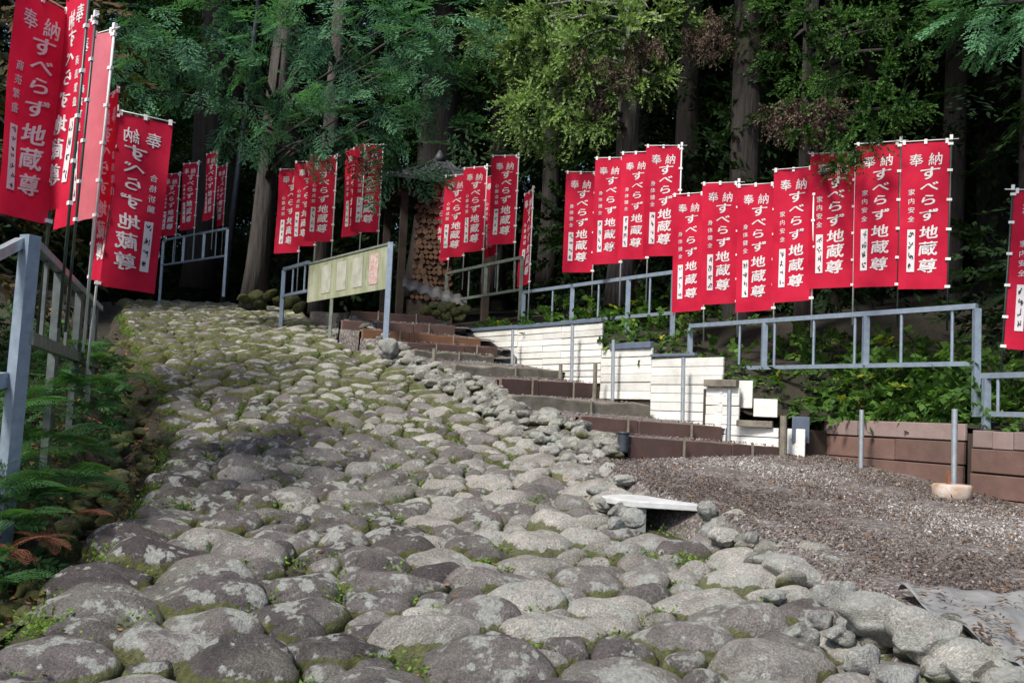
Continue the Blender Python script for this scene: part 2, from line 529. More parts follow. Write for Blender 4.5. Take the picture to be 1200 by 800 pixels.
sheet('gravel_terrace', gx, np.arange(-2, 11.1, 0.2), lambda x, y, k: (ZR(y) - 0.12) if k == 0 else ZG(x, y) - (0.03 if k == 1 else 0) + 0.012 * math.sin(5 * x + 2 * y) + 0.01 * math.sin(9 * y - 4 * x), M['gravel'], jit=0.025)
# bank behind the walls
sheet('upper_bank', lambda y: [XW(y) + a for a in (0.03, 0.2, 0.5, 1, 2, 4, 8, 16, 32, 60)], np.arange(-5, 34, 0.25), lambda x, y, k: ZB(y) + [-.02, 0, .05, .1, .2, .4, .9, 2, 4, 7][k], M['floor'], jit=0.06)
# forest floor between and beyond, one great sheet under everything


def zfloor(x, y, k=0):
    if y < 11: base = ZR(y) - 0.9
    elif y < 15: base = ZR(y) - 0.9 + (y - 11) / 4 * 0.5
    else: base = min(ZR(min(y, 34)) - 0.25, ZB(y) - 0.2)
    return base + max(0, y - 34) * 0.09


sheet('ground', lambda y: np.r_[-300, np.linspace(-60, 60, 41), 300], np.r_[-300, -100, -40, np.arange(-20, 40, 1.0), np.arange(40, 120, 5), 200, 300], zfloor, M['floor'])

STEPS = [  # left top pixel and distance, right top pixel and distance, height, kind
    (738, 511, 9.0, 918, 524, 10.45, .18, 'brown'), (679, 487, 9.75, 845, 500, 10.95, .15, 'brown'), (596, 462, 10.75, 760, 474, 11.9, .15, 'timber'),
    (586, 443, 11.3, 694, 449, 12.75, .20, 'brown'), (530, 426, 12.2, 656, 434, 13.35, .12, 'timber'), (482, 410, 12.9, 577, 417, 13.95, .09, 'timber'),
    (476, 401, 13.1, 582, 407, 14.2, .11, 'brown'), (424, 385, 13.45, 563, 397, 14.45, .12, 'orange'), (400, 375, 13.95, 533, 382, 15.0, .14, 'brown'), (411, 364, 14.8, 510, 371, 15.8, .13, 'brown')]
_sl = np.array([P(a, b, c) for a, b, c, *_ in STEPS])
_so = np.argsort(_sl[:, 1]); _sl = _sl[_so]
SLX = lambda y: np.interp(y, _sl[:, 1], _sl[:, 0])      # left ends of the plank steps
SLZ = lambda y: np.interp(y, np.r_[7.5, 8.6, _sl[:, 1]], np.r_[ZR(7.5) + .03, ZR(8.6) + .06, _sl[:, 2]])

# ------------------------------------------------------------------ cobbles


def sample_cobbles():
    pts = []; cell = {}
    y = 2.3
    area_tries = 60000
    ys = 2.3 + (24.0 - 2.3) * RNG.random(area_tries)
    rr = RNG.random(area_tries); sz = RNG.random(area_tries)
    order = [(0.19, 0.245, 0.12), (0.135, 0.19, 0.4), (0.07, 0.125, 1.6)]
    k = 0
    for lo, hi, frac in order:
        m = int(area_tries * frac / 1.5)
        for q in range(m):
            Y = ys[k % area_tries]; u = rr[(k * 7 + 3) % area_tries]; r = lo + (hi - lo) * sz[(k * 3 + 1) % area_tries]; k += 1
            r *= np.interp(Y, [4.5, 9], [1.0, .74])
            X = XL(Y) + 0.20 + u * (XR(Y) - XL(Y) - 0.22)
            gxk, gyk = int(X / 0.6) , int(Y / 0.6)
            ok = True
            for a in range(gxk - 1, gxk + 2):
                for b in range(gyk - 1, gyk + 2):
                    for (x2, y2, r2) in cell.get((a, b), ()):
                        dx = (X - x2) / 1.2; dy = (Y - y2) * 1.12
                        if dx * dx + dy * dy < (0.90 * (r + r2)) ** 2: ok = False; break
                    if not ok: break
                if not ok: break
            if ok:
                pts.append((X, Y, r)); cell.setdefault((gxk, gyk), []).append((X, Y, r))
    return np.array(pts)


COB = sample_cobbles()


def clip(poly, n, c):
    out = []
    m = len(poly)
    for i in range(m):
        a, b = poly[i], poly[(i + 1) % m]
        da, db = a @ n - c, b @ n - c
        if da <= 0: out.append(a)
        if (da < 0) != (db < 0) and abs(da - db) > 1e-12: out.append(a + (b - a) * (da / (da - db)))
    return out


def cobble_mesh(i, NA, rings):
    X, Y, r = COB[i]
    S = np.array([1 / 1.2, 1.12])
    p = np.array([X, Y]) * S
    th = np.arange(20) * 2 * math.pi / 20
    poly = [np.array([math.cos(t), math.sin(t)]) * r * 1.42 for t in th]
    d = (COB[:, :2] * S) - p
    dist = np.hypot(d[:, 0], d[:, 1])
    for j in np.argsort(dist)[1:16]:
        if dist[j] > r * 1.42 + COB[j, 2] * 1.42: break
        nrm = d[j] / dist[j]
        c = (dist[j] ** 2 + r * r - COB[j, 2] ** 2) / (2 * dist[j])
        poly = clip(poly, nrm, max(c, 0.3 * r))
    poly = np.array(poly)
    cen = poly.mean(axis=0)
    poly = poly - cen
    ang = np.arange(NA) * 2 * math.pi / NA + random.random() * 0.3
    R = np.full(NA, 9.0)
    nx = np.roll(poly, -1, axis=0)
    for a, b in zip(poly, nx):
        e = b - a; nn = np.array([e[1], -e[0]]); L = np.hypot(*nn)
        if L < 1e-9: continue
        nn /= L; c = a @ nn
        den = np.cos(ang) * nn[0] + np.sin(ang) * nn[1]
        with np.errstate(divide='ignore'):
            t = np.where(den > 1e-4, c / den, 9)
        R = np.minimum(R, t)
    for _ in range(max(1, NA // 14)):
        R = 0.25 * np.roll(R, 1) + 0.5 * R + 0.25 * np.roll(R, -1)
    R *= 0.935
    rm = R.mean()
    H = min(0.155, 0.058 + 0.38 * rm * random.uniform(0.55, 1.2)) if random.random() > 0.25 else 0.065 + 0.1 * rm
    V = []; E = []
    ph = [random.uniform(0, 6.28) for _ in range(8)]
    tx, ty = random.uniform(-0.28, 0.28), random.uniform(-0.24, 0.2)
    pw = random.uniform(1.9, 4.2); qv = random.uniform(0.42, 0.75)
    sk = random.uniform(0, 6.28); ska = random.uniform(0, 0.25)
    for t in rings:
        tt = min(t, 1.0)
        for a, rad_ in zip(ang, R):
            f = tt * (1 + 0.0)
            x = math.cos(a) * rad_ * f; y = math.sin(a) * rad_ * f
            h = H * max(0.0, 1 - tt ** pw) ** qv
            x += ska * rm * (h / H - 0.5) * math.cos(sk) * 0.5; y += ska * rm * (h / H - 0.5) * math.sin(sk) * 0.5
            n = 0.5 * math.sin(17 * x + ph[0] + 6 * y) + 0.5 * math.sin(19 * y + ph[1] - 5 * x) + 0.35 * math.sin(36 * x + ph[2] + 13 * y) + 0.35 * math.sin(39 * y + ph[3])
            h += n * 0.013 * (1 - tt ** 4) + (tx * x + ty * y) * (1 - tt ** 3)
            if t > 1.0:
                h = -0.10; x *= 0.9; y *= 0.9
            wob = 1 + 0.03 * math.sin(5 * a + ph[4]) + 0.025 * math.sin(9 * a + ph[5])
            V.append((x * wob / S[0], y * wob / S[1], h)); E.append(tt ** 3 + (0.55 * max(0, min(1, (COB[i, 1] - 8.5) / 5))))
            if t == 0: break
    n = NA; Q = []; T = []
    for q in range(n): T.append((0, 1 + q, 1 + (q + 1) % n))
    for k in range(len(rings) - 2):
        o = 1 + k * n
        for q in range(n):
            q2 = (q + 1) % n
            Q.append((o + q, o + n + q, o + n + q2, o + q2))
    tone = min(1, max(0, RNG.normal(0.46, 0.28)))
    cw = (cen + p) / S
    z = ZR(cw[1]) - 0.085
    return np.array(V), Q, T, np.array(E), tone, np.array([cw[0], cw[1], z])


order = np.argsort(COB[:, 1] - COB[:, 2] * 4)
rest = MB(); rest_t = []; rest_e = []
DRAIN = P(782, 600, 7.1)
rank = -1
for i in order:
    if abs(COB[i, 0] - DRAIN[0]) < 0.24 and -0.30 < COB[i, 1] - DRAIN[1] < 0.55: continue
    rank += 1
    near = rank < 300
    rings = (0, .2, .4, .58, .73, .84, .92, .975, 1.0, 1.05) if near else (0, .35, .65, .86, 1.0, 1.05)
    V, Q, T, E_, tone, loc = cobble_mesh(i, 30 if near else 16, rings)
    slope = 0.10 if loc[1] < 7 else 0.21
    V = V.copy(); V[:, 2] += V[:, 1] * slope
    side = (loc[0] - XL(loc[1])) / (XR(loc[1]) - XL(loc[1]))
    tone = min(1, max(0, tone + 0.85 * (side - 0.45)))  # shade over the road's left side painted in as darker stone tone
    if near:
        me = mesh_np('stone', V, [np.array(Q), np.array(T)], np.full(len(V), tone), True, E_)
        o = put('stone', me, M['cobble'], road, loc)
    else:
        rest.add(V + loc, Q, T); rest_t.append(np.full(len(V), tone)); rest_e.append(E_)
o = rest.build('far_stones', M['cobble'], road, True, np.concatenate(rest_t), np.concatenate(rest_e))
o['kind'] = 'stuff'

# ------------------------------------------------------------------ rocks


def ico(sub):
    t = (1 + 5 ** 0.5) / 2
    V = [(-1, t, 0), (1, t, 0), (-1, -t, 0), (1, -t, 0), (0, -1, t), (0, 1, t), (0, -1, -t), (0, 1, -t), (t, 0, -1), (t, 0, 1), (-t, 0, -1), (-t, 0, 1)]
    F = [(0, 11, 5), (0, 5, 1), (0, 1, 7), (0, 7, 10), (0, 10, 11), (1, 5, 9), (5, 11, 4), (11, 10, 2), (10, 7, 6), (7, 1, 8), (3, 9, 4), (3, 4, 2), (3, 2, 6), (3, 6, 8), (3, 8, 9), (4, 9, 5), (2, 4, 11), (6, 2, 10), (8, 6, 7), (9, 8, 1)]
    V = [np.array(v) / np.linalg.norm(v) for v in V]
    for _ in range(sub):
        mid = {}; F2 = []
        def mp(a, b):
            k = (min(a, b), max(a, b))
            if k not in mid:
                v = V[a] + V[b]; V.append(v / np.linalg.norm(v)); mid[k] = len(V) - 1
            return mid[k]
        for a, b, c in F:
            x, y, z = mp(a, b), mp(b, c), mp(c, a)
            F2 += [(a, x, z), (b, y, x), (c, z, y), (x, y, z)]
        F = F2
    return np.array(V), np.array(F)


ICO = {k: ico(k) for k in (0, 1, 2, 3)}


def rock_mesh(seed, sub=2, tone=None, flat=0.0, ang=0.5):
    r = np.random.default_rng(seed)
    V, F = ICO[sub]
    V = V.copy()
    d = np.zeros(len(V))
    for k in range(9):
        f = r.normal(size=3) * (1.2 + 0.5 * k); d += np.sin(V @ f + r.uniform(0, 6.28)) * 0.13 / (1 + 0.35 * k)
    V = V * (1 + d)[:, None]
    for k in range(int(7 * ang) + 1):       # worn flat facets
        n = r.normal(size=3); n /= np.linalg.norm(n)
        c = r.uniform(0.62, 0.85); q = V @ n
        V = np.where((q > c)[:, None], V - np.outer((q - c) * 0.75, n), V)
    t = r.uniform(0.1, 0.95) if tone is None else tone
    e = np.clip(0.55 - V[:, 2] * 0.7, 0, 1)
    return mesh_np('stone', V, [F], np.full(len(V), t), True, e)


ROCK = [rock_mesh(100 + k) for k in range(16)]
for m in ROCK: m.materials.append(M['rubble'])
ROCKB = [rock_mesh(200 + k, 3, tone=0.3 + 0.06 * k, ang=0.3) for k in range(12)]
for m in ROCKB: m.materials.append(M['boulder'])
ROCKG = [rock_mesh(300 + k, 2) for k in range(8)]
for m in ROCKG: m.materials.append(M['gutter'])


def rock(me, parent, c, s, rz=None, name='stone', tilt=0.3, base=(0, 0, 0)):
    o = bpy.data.objects.new(name, me); COL.objects.link(o); o.parent = parent
    o.location = np.asarray(c) - np.asarray(base)
    o.scale = s
    o.rotation_euler = (random.uniform(-tilt, tilt), random.uniform(-tilt, tilt), random.uniform(0, 6.28) if rz is None else rz)
    return o


# rubble heaped between the road and the plank steps
base = np.array([XR(10.5) + 0.3, 10.5, ZR(10.5)])
rub = empty('rubble_bank', base)
tag(rub, 'long bank of small grey mossy stones between cobbles and plank steps', 'stone bank')
def band(y): return max(.26, SLX(y) + .0 - XR(y)) if y > 8.8 else .36
def zband(f, y): return (ZR(y) - .03) * (1 - f) + (SLZ(y) - .09) * f
rb = sheet('earth', lambda y: [XR(y) - 0.06] + [XR(y) + band(y) * f for f in (.25, .5, .75, 1)], np.arange(7.6, 16.2, 0.2), lambda x, y, k: ZR(y) - .1 if k == 0 else zband(k / 4, y) - .04, M['soil'], None, 0.03)
rb.parent = rub; rb.location = -base
for k in range(300):
    Y = 7.7 + 8.2 * (k / 300) + random.uniform(-0.1, 0.1)
    t = random.random() ** .9
    s = random.uniform(0.045, 0.10)
    rock(random.choice(ROCK), rub, (XR(Y) + t * band(Y), Y, zband(t, Y) + .01), (s * random.uniform(0.9, 1.5), s, s * random.uniform(0.6, 0.9)), base=base)
mb_v, mb_t, mb_e, nrk = MB(), [], [], 0
for k in range(260):
    Y = 7.6 + 8.4 * random.random(); t = random.random(); s = random.uniform(.03, .06)
    v, f = ICO[1]; q = v * [s * 1.3, s, s * .8] * (1 + .12 * np.sin(v * 5 + k)) + [XR(Y) + t * band(Y), Y, zband(t, Y) + .01]
    mb_v.add(q, T=f); mb_t.append(np.full(len(q), random.random())); mb_e.append(np.clip(.5 - v[:, 2] * .6, 0, 1))
o = mb_v.build('pebbles', M['rubble'], rub, True, np.concatenate(mb_t), np.concatenate(mb_e), off=base); o['kind'] = 'stuff'

# pale boulders edging the gravel: photo spots (px, py, half sizes in metres, heading)
edg = empty('stone_edging', (1.8, 5.0, 0.5))
tag(edg, 'row of pale lichen covered boulders edging the gravel beside the cobbles', 'stone edging')
EB = np.array([1.8, 5.0, 0.5])
ED = [(922, 668, .26, .13, .13, -.75, 6), (972, 708, .11, .12, .13, .2, 3), (993, 714, .09, .09, .15, .3, 1), (1035, 735, .27, .17, .17, -.8, 7),
      (1085, 762, .20, .16, .18, -.7, 8), (1135, 782, .20, .16, .14, -.2, 9), (1180, 800, .22, .14, .11, .1, 10), (860, 605, .12, .08, .085, 0, 11), (850, 630, .14, .11, .10, .3, 8),
      (828, 600, .09, .10, .11, 0, 4), (712, 588, .13, .10, .08, .4, 3), (728, 598, .12, .10, .10, .2, 2), (742, 607, .11, .09, .10, .5, 0), (700, 574, .12, .1, .07, .2, 4), (722, 612, .10, .08, .07, .5, 1), (830, 625, .10, .08, .08, .3, 1), (880, 628, .07, .06, .06, .3, 5), (700, 522, .14, .10, .11, 0, 11), (676, 508, .11, .09, .10, 1, 11), (688, 538, .15, .10, .09, -.8, 7), (712, 548, .12, .1, .09, -.5, 9),
      (735, 560, .15, .10, .07, 0, 7), (660, 520, .16, .10, .10, -.8, 6), (640, 505, .14, .1, .1, -.7, 8), (940, 745, .10, .09, .09, .2, 2), (960, 728, .10, .08, .08, .2, 3), (1010, 780, .12, .10, .10, .5, 5),
      (985, 745, .09, .08, .08, .5, 2), (1050, 800, .13, .11, .09, .1, 3), (905, 700, .10, .08, .07, .4, 4), (885, 655, .11, .08, .07, .1, 1)]
for px, py, a, b, c, h, k in ED:
    zf = lambda x, y: max(ZR(y), ZG(x, y) - 0.05) if x > XR(y) else ZR(y)
    q = on(px, py + 6, zf)
    rock(ROCKB[k % 12], edg, (q[0], q[1], q[2] + c * 0.35), (a * .72, b * .7, c * .66), h, tilt=0.15, base=EB)
for k in range(70):
    Y = 2.6 + 5.2 * k / 70 + random.uniform(-.05, .05)
    x = XR(Y) + random.uniform(-0.02, 0.30); s = random.uniform(0.05, 0.10)
    if 7.0 < Y < 7.7: continue
    rock(random.choice(ROCK), edg, (x, Y, ZR(Y) + 0.01 + 0.3 * (x - XR(Y))), (s * 1.3, s, s * 0.8), base=EB)

# gutter: mossy stones and the stacked stones that hold the road's left edge
gut = empty('stone_gutter', (XL(6) - 0.3, 6, ZR(6) - 0.35))
tag(gut, 'shaded gutter of mossy stones along the road below the ferns', 'gutter')
GB = np.array(gut.location)
for k in range(190):
    Y = 3.2 + 11 * (k / 190) ** 1.2 + random.uniform(-.1, .1)
    t = random.random(); s = random.uniform(0.05, 0.12)
    x = XL(Y) - 0.02 - 0.5 * t
    rock(random.choice(ROCKG), gut, (x, Y, ZR(Y) + np.interp(t * 0.5, [0, 0.1, 0.2, 0.5], [-0.12, -0.22, -0.32, -0.2])), (s * 1.3, s, s * 0.8), base=GB)

# ------------------------------------------------------------------ chips on the gravel, leaves in the gutter


def scatter_solid(name, n, pos, smin, smax, mat, tmean, sub=0, flat=0.5):
    V0 = np.array([(1, 0, 0), (-1, 0, 0), (0, 1, 0), (0, -1, 0), (0, 0, 1), (0, 0, -1.0)])
    F0 = np.array([(0, 2, 4), (2, 1, 4), (1, 3, 4), (3, 0, 4), (2, 0, 5), (1, 2, 5), (3, 1, 5), (0, 3, 5)])
    s = smin + (smax - smin) * RNG.random(n) ** 2
    A = RNG.normal(size=(n, 3, 3)); Qm, _ = np.linalg.qr(A)
    sc = np.stack([s * RNG.uniform(0.8, 2.0, n), s, s * RNG.uniform(0.4, 1.0, n)], axis=1)
    V = np.einsum('nij,nvj->nvi', Qm, V0[None] * sc[:, None])
    V = V + pos[:, None]
    k = len(V0)
    F = (F0[None] + (np.arange(n) * k)[:, None, None]).reshape(-1, 3)
    pt = 0.16 * (np.sin(1.7 * pos[:, 0] + 1.1 * pos[:, 1]) + np.sin(2.3 * pos[:, 1] - 1.3 * pos[:, 0] + 2) * .8)
    t = np.clip(RNG.normal(tmean, 0.19, n) + pt, 0, 0.92)
    o = put(name, mesh_np(name, V.reshape(-1, 3), [F], np.repeat(t, k)), mat)
    o['kind'] = 'stuff'
    return o


def region_pts(n, yr, pw=1.0):
    Y = yr[0] + (yr[1] - yr[0]) * RNG.random(n) ** pw
    a = XR(Y) + 0.12; b = XW(Y)
    X = a + (b - a) * RNG.random(n)
    return np.stack([X, Y, ZG(X, Y) + 0.008], axis=1)


tag(scatter_solid('gravel_chips', 80000, region_pts(80000, (3.2, 11.0), 1.2), 0.0035, 0.0125, M['chip'], 0.35), 'brown wood chips and grey gravel strewn over the terrace', 'gravel')


# leaf quads -----------------------------------------------------------
def frames(dirs, roll=None, up=(0, 0, 1)):
    d = dirs / (np.linalg.norm(dirs, axis=1)[:, None] + 1e-9)
    u = np.broadcast_to(np.asarray(up, float), d.shape)
    s = np.cross(u, d); s /= np.linalg.norm(s, axis=1)[:, None] + 1e-9
    n = np.cross(d, s)
    if roll is not None:
        c, q = np.cos(roll)[:, None], np.sin(roll)[:, None]
        s, n = s * c + n * q, n * c - s * q
    return np.stack([d, s, n], axis=2)      # columns: along, side, normal


def diamonds(p, d, n, l, wd, pos=0.42):
    p = np.asarray(p); d = np.asarray(d)
    s = np.cross(n, d); s /= np.linalg.norm(s, axis=1)[:, None] + 1e-9
    l = np.asarray(l)[:, None]; wd = np.asarray(wd)[:, None]
    return np.stack([p, p + d * l * pos + s * wd / 2, p + d * l, p + d * l * pos - s * wd / 2], axis=1)


def leaves_obj(name, quads, tint, mat, parent=None, off=None):
    V = quads.reshape(-1, 3)
    if off is not None: V = V - np.asarray(off)
    F = np.arange(len(V)).reshape(-1, 4)
    t = np.repeat(tint, 4)
    me = mesh_np(name, V, [F], t)
    return put(name, me, mat, parent)


def place(tpl, ttint, pos, fr, sc, base_tint):
    """copies of a leaf template: (m*n,4,3) quads and their tints"""
    q = np.einsum('mij,nkj->mnki', fr * sc[:, None, None], tpl) + pos[:, None, None]
    t = np.clip(base_tint[:, None] + ttint[None], 0, 1)
    return q.reshape(-1, 4, 3), t.reshape(-1)


def tpl_hinoki(seed, dense=11, leafn=8, fs=.62):
    """a flat cypress spray, 1 long, fanning in its plane and drooping at the tips"""
    r = np.random.default_rng(seed)
    p, d, l, wd, t = [], [], [], [], []
    for k in range(dense):
        x = 0.06 + 0.9 * k / dense
        for sgn in (-1, 1):
            a = sgn * r.uniform(0.6, 0.95); L = (0.42 * (1 - x) ** 0.7 + 0.07) * r.uniform(0.75, 1.15)
            dirv = np.array([math.cos(a), math.sin(a), r.uniform(-0.15, 0.1)])
            o = np.array([x, 0, -0.16 * x * x])
            for j in range(leafn):
                f = (j + 0.4) / leafn
                q = o + dirv * L * f + np.array([0, 0, -0.25 * (L * f) ** 2])
                b = a + r.choice([-1, 1]) * r.uniform(0.3, 0.75)
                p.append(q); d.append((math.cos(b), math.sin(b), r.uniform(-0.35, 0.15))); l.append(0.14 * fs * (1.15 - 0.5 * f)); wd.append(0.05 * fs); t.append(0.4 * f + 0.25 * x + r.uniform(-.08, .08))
    p = np.array(p); d = np.array(d); d /= np.linalg.norm(d, axis=1)[:, None]
    n = np.tile([0, 0, 1.0], (len(p), 1)) + r.normal(size=(len(p), 3)) * 0.25
    return diamonds(p, d, n, l, wd), np.array(t) - 0.2


def tpl_sugi(seed, cords=11, nn=13):
    """a cedar tuft: drooping cords set with short curved needles, tips turned up"""
    r = np.random.default_rng(seed)
    p, d, l, wd, t = [], [], [], [], []
    for k in range(cords):
        a = r.normal(0, 0.5); el = r.normal(-.1, 0.35); L = r.uniform(0.4, 0.95)
        dv = np.array([math.cos(a) * math.cos(el), math.sin(a) * math.cos(el), math.sin(el)])
        o = np.array([r.uniform(0, 0.25), r.uniform(-.08, .08), r.uniform(-.08, .08)])
        for j in range(nn):
            f = (j + 0.5) / nn
            q = o + dv * L * f + np.array([0, 0, -0.55 * L * f * f + 0.28 * L * f ** 4])
            ra = r.normal(size=3); ra -= dv * (ra @ dv); ra /= np.linalg.norm(ra)
            dd = dv * 0.8 + ra * 0.6 + np.array([0, 0, 0.1])
            p.append(q); d.append(dd / np.linalg.norm(dd)); l.append(0.125 * (1.2 - 0.5 * f)); wd.append(0.062); t.append(0.7 * f - 0.35 + r.uniform(-.08, .08))
    p = np.array(p); d = np.array(d)
    n = r.normal(size=(len(p), 3)) + np.array([0, 0, 0.7])
    return diamonds(p, d, n, l, wd), np.array(t)


def tpl_broad(seed, n=16):
    """a twig of broad leaves"""
    r = np.random.default_rng(seed)
    p, d, l, wd, t = [], [], [], [], []
    for k in range(n):
        x = (k + 0.5) / n
        a = (1 if k % 2 else -1) * r.uniform(0.5, 1.2)
        p.append((x, 0, -0.2 * x * x)); v = np.array([math.cos(a), math.sin(a), r.uniform(-0.5, 0.25)]); d.append(v / np.linalg.norm(v)); l.append(r.uniform(0.2, 0.34)); wd.append(r.uniform(0.10, 0.17)); t.append(r.uniform(-.2, .2))
    n_ = np.tile([0, 0, 1.0], (n, 1)) + r.normal(size=(n, 3)) * 0.35
    return diamonds(p, np.array(d), n_, l, wd), np.array(t)


def tpl_round(seed, n=9):
    """a sprig of broad rounded leaves"""
    r = np.random.default_rng(seed)
    p, d, l, wd, t = [], [], [], [], []
    for k in range(n):
        x = (k + 0.5) / n; a = (1 if k % 2 else -1) * r.uniform(0.4, 1.3)
        v = np.array([math.cos(a), math.sin(a), r.uniform(-0.7, 0.1)]); L = r.uniform(0.24, 0.40)
        p.append((x, 0, -0.2 * x * x)); d.append(v / np.linalg.norm(v)); l.append(L); wd.append(L * r.uniform(.72, .95)); t.append(r.uniform(-.2, .2))
    return diamonds(p, np.array(d), np.tile([0, 0, 1.0], (n, 1)) + r.normal(size=(n, 3)) * 0.4, l, wd, .38), np.array(t)


RND = [tpl_round(k) for k in range(4)]
HIN = [tpl_hinoki(k) for k in range(4)]
HINLO = [tpl_hinoki(20 + k, 6, 3, 1.0) for k in range(3)]
SUG = [tpl_sugi(k) for k in range(4)]
BRO = [tpl_broad(k) for k in range(4)]


def fill(tpls, pos, dirs, sc, tint, roll=0.5):
    """spread leaf templates over positions and directions"""
    n = len(pos); pick = RNG.integers(0, len(tpls), n)
    Qs, Ts = [], []
    fr = frames(dirs, RNG.normal(0, roll, n))
    for k, (tp, tt) in enumerate(tpls):
        m = pick == k
        if not m.any(): continue
        q, t = place(tp, tt, pos[m], fr[m], sc[m], tint[m])
        Qs.append(q); Ts.append(t)
    return np.concatenate(Qs), np.concatenate(Ts)


def ball_pts(c, r, n, shell=0.35):
    d = RNG.normal(size=(n, 3)); d /= np.linalg.norm(d, axis=1)[:, None]
    q = RNG.uniform(shell, 1.0, n)[:, None] ** 0.6
    return np.asarray(c) + d * q * np.asarray(r), d


# litter in the gutter and on the bank
n = 5200
Y = 3.0 + 12 * RNG.random(n) ** 1.3; off = RNG.random(n) * 1.5
X = XL(Y) - 0.02 - off
Z = ZR(Y) + np.interp(off, LO, LZ) + 0.03 + 0.03 * RNG.random(n)
d = RNG.normal(size=(n, 3)); d[:, 2] *= 0.3; d /= np.linalg.norm(d, axis=1)[:, None]
nn = np.tile([0, 0, 1.0], (n, 1)) + RNG.normal(size=(n, 3)) * 0.5
q = diamonds(np.stack([X, Y, Z], axis=1), d, nn, RNG.uniform(0.03, 0.075, n), RNG.uniform(0.015, 0.04, n))
tag(leaves_obj('leaf_litter', q, RNG.random(n) ** 1.6, M['litter']), 'brown fallen leaves lying in the gutter and on the fern bank', 'leaf litter', kind='stuff')
# and on the gravel and plank steps
n = 2600
pp = region_pts(n, (4, 11)); d = RNG.normal(size=(n, 3)); d[:, 2] *= 0.25; d /= np.linalg.norm(d, axis=1)[:, None]
q = diamonds(pp + [0, 0, .012], d, np.tile([0, 0, 1.0], (n, 1)) + RNG.normal(size=(n, 3)) * 0.4, RNG.uniform(0.02, 0.06, n), RNG.uniform(0.006, 0.02, n))
tag(leaves_obj('twig_litter', q, RNG.random(n) * 0.7, M['litter']), 'small brown twigs and dry leaves on the gravel', 'twig litter', kind='stuff')

n = 420
Y = 3.2 + 13 * RNG.random(n); X = XL(Y) + (XR(Y) - XL(Y)) * RNG.random(n) ** 1.4
d = RNG.normal(size=(n, 3)); d[:, 2] *= 0.15; d /= np.linalg.norm(d, axis=1)[:, None]
q = diamonds(np.stack([X, Y, ZR(Y) + RNG.uniform(-.05, .0, n)], 1), d, np.tile([0, 0, 1.0], (n, 1)) + RNG.normal(size=(n, 3)) * .3, RNG.uniform(.03, .06, n), RNG.uniform(.015, .035, n))
tag(leaves_obj('stray_leaves', q, RNG.random(n), M['litter']), 'dry brown leaves caught between the cobbles', 'leaf litter', kind='stuff')

# weeds and moss tufts in the joints
sites = []
_y = 3.0 + 14 * RNG.random(9000) ** 1.2; _x = XL(_y) + (XR(_y) - XL(_y)) * RNG.random(9000)
for x, yv in zip(_x, _y):
    near = np.abs(COB[:, 1] - yv) < .6
    dd = np.hypot((COB[near, 0] - x) / 1.2, (COB[near, 1] - yv) * 1.12) / COB[near, 2]
    if dd.min() > 1.13 and len(sites) < 520: sites.append((x, yv, random.uniform(0.5, 1.5)))
Qs, Ts = [], []
for x, yv, s in sites:
    m = int(30 * s)
    p0 = np.array([x, yv, ZR(yv) - 0.06]) + RNG.normal(size=(m, 3)) * [0.032 * s, 0.022 * s, 0.0]
    dv = RNG.normal(size=(m, 3)); dv[:, 2] = np.abs(dv[:, 2]) + 0.6; dv /= np.linalg.norm(dv, axis=1)[:, None]
    st = RNG.uniform(0.01, 0.07, m)[:, None] * s
    p0 = p0 + dv * st
    lay = dv.copy(); lay[:, 2] *= 0.3; lay /= np.linalg.norm(lay, axis=1)[:, None]
    Qs.append(diamonds(p0, lay, np.tile([0, 0, 1.0], (m, 1)) + RNG.normal(size=(m, 3)) * 0.4, RNG.uniform(0.012, 0.032, m), RNG.uniform(0.008, 0.02, m))); Ts.append(np.clip(RNG.normal(0.5, 0.25, m), 0, 1))
tag(leaves_obj('joint_weeds', np.concatenate(Qs), np.concatenate(Ts), M['weed']), 'small bright green weeds growing in the joints of the cobbles', 'weeds', kind='stuff')

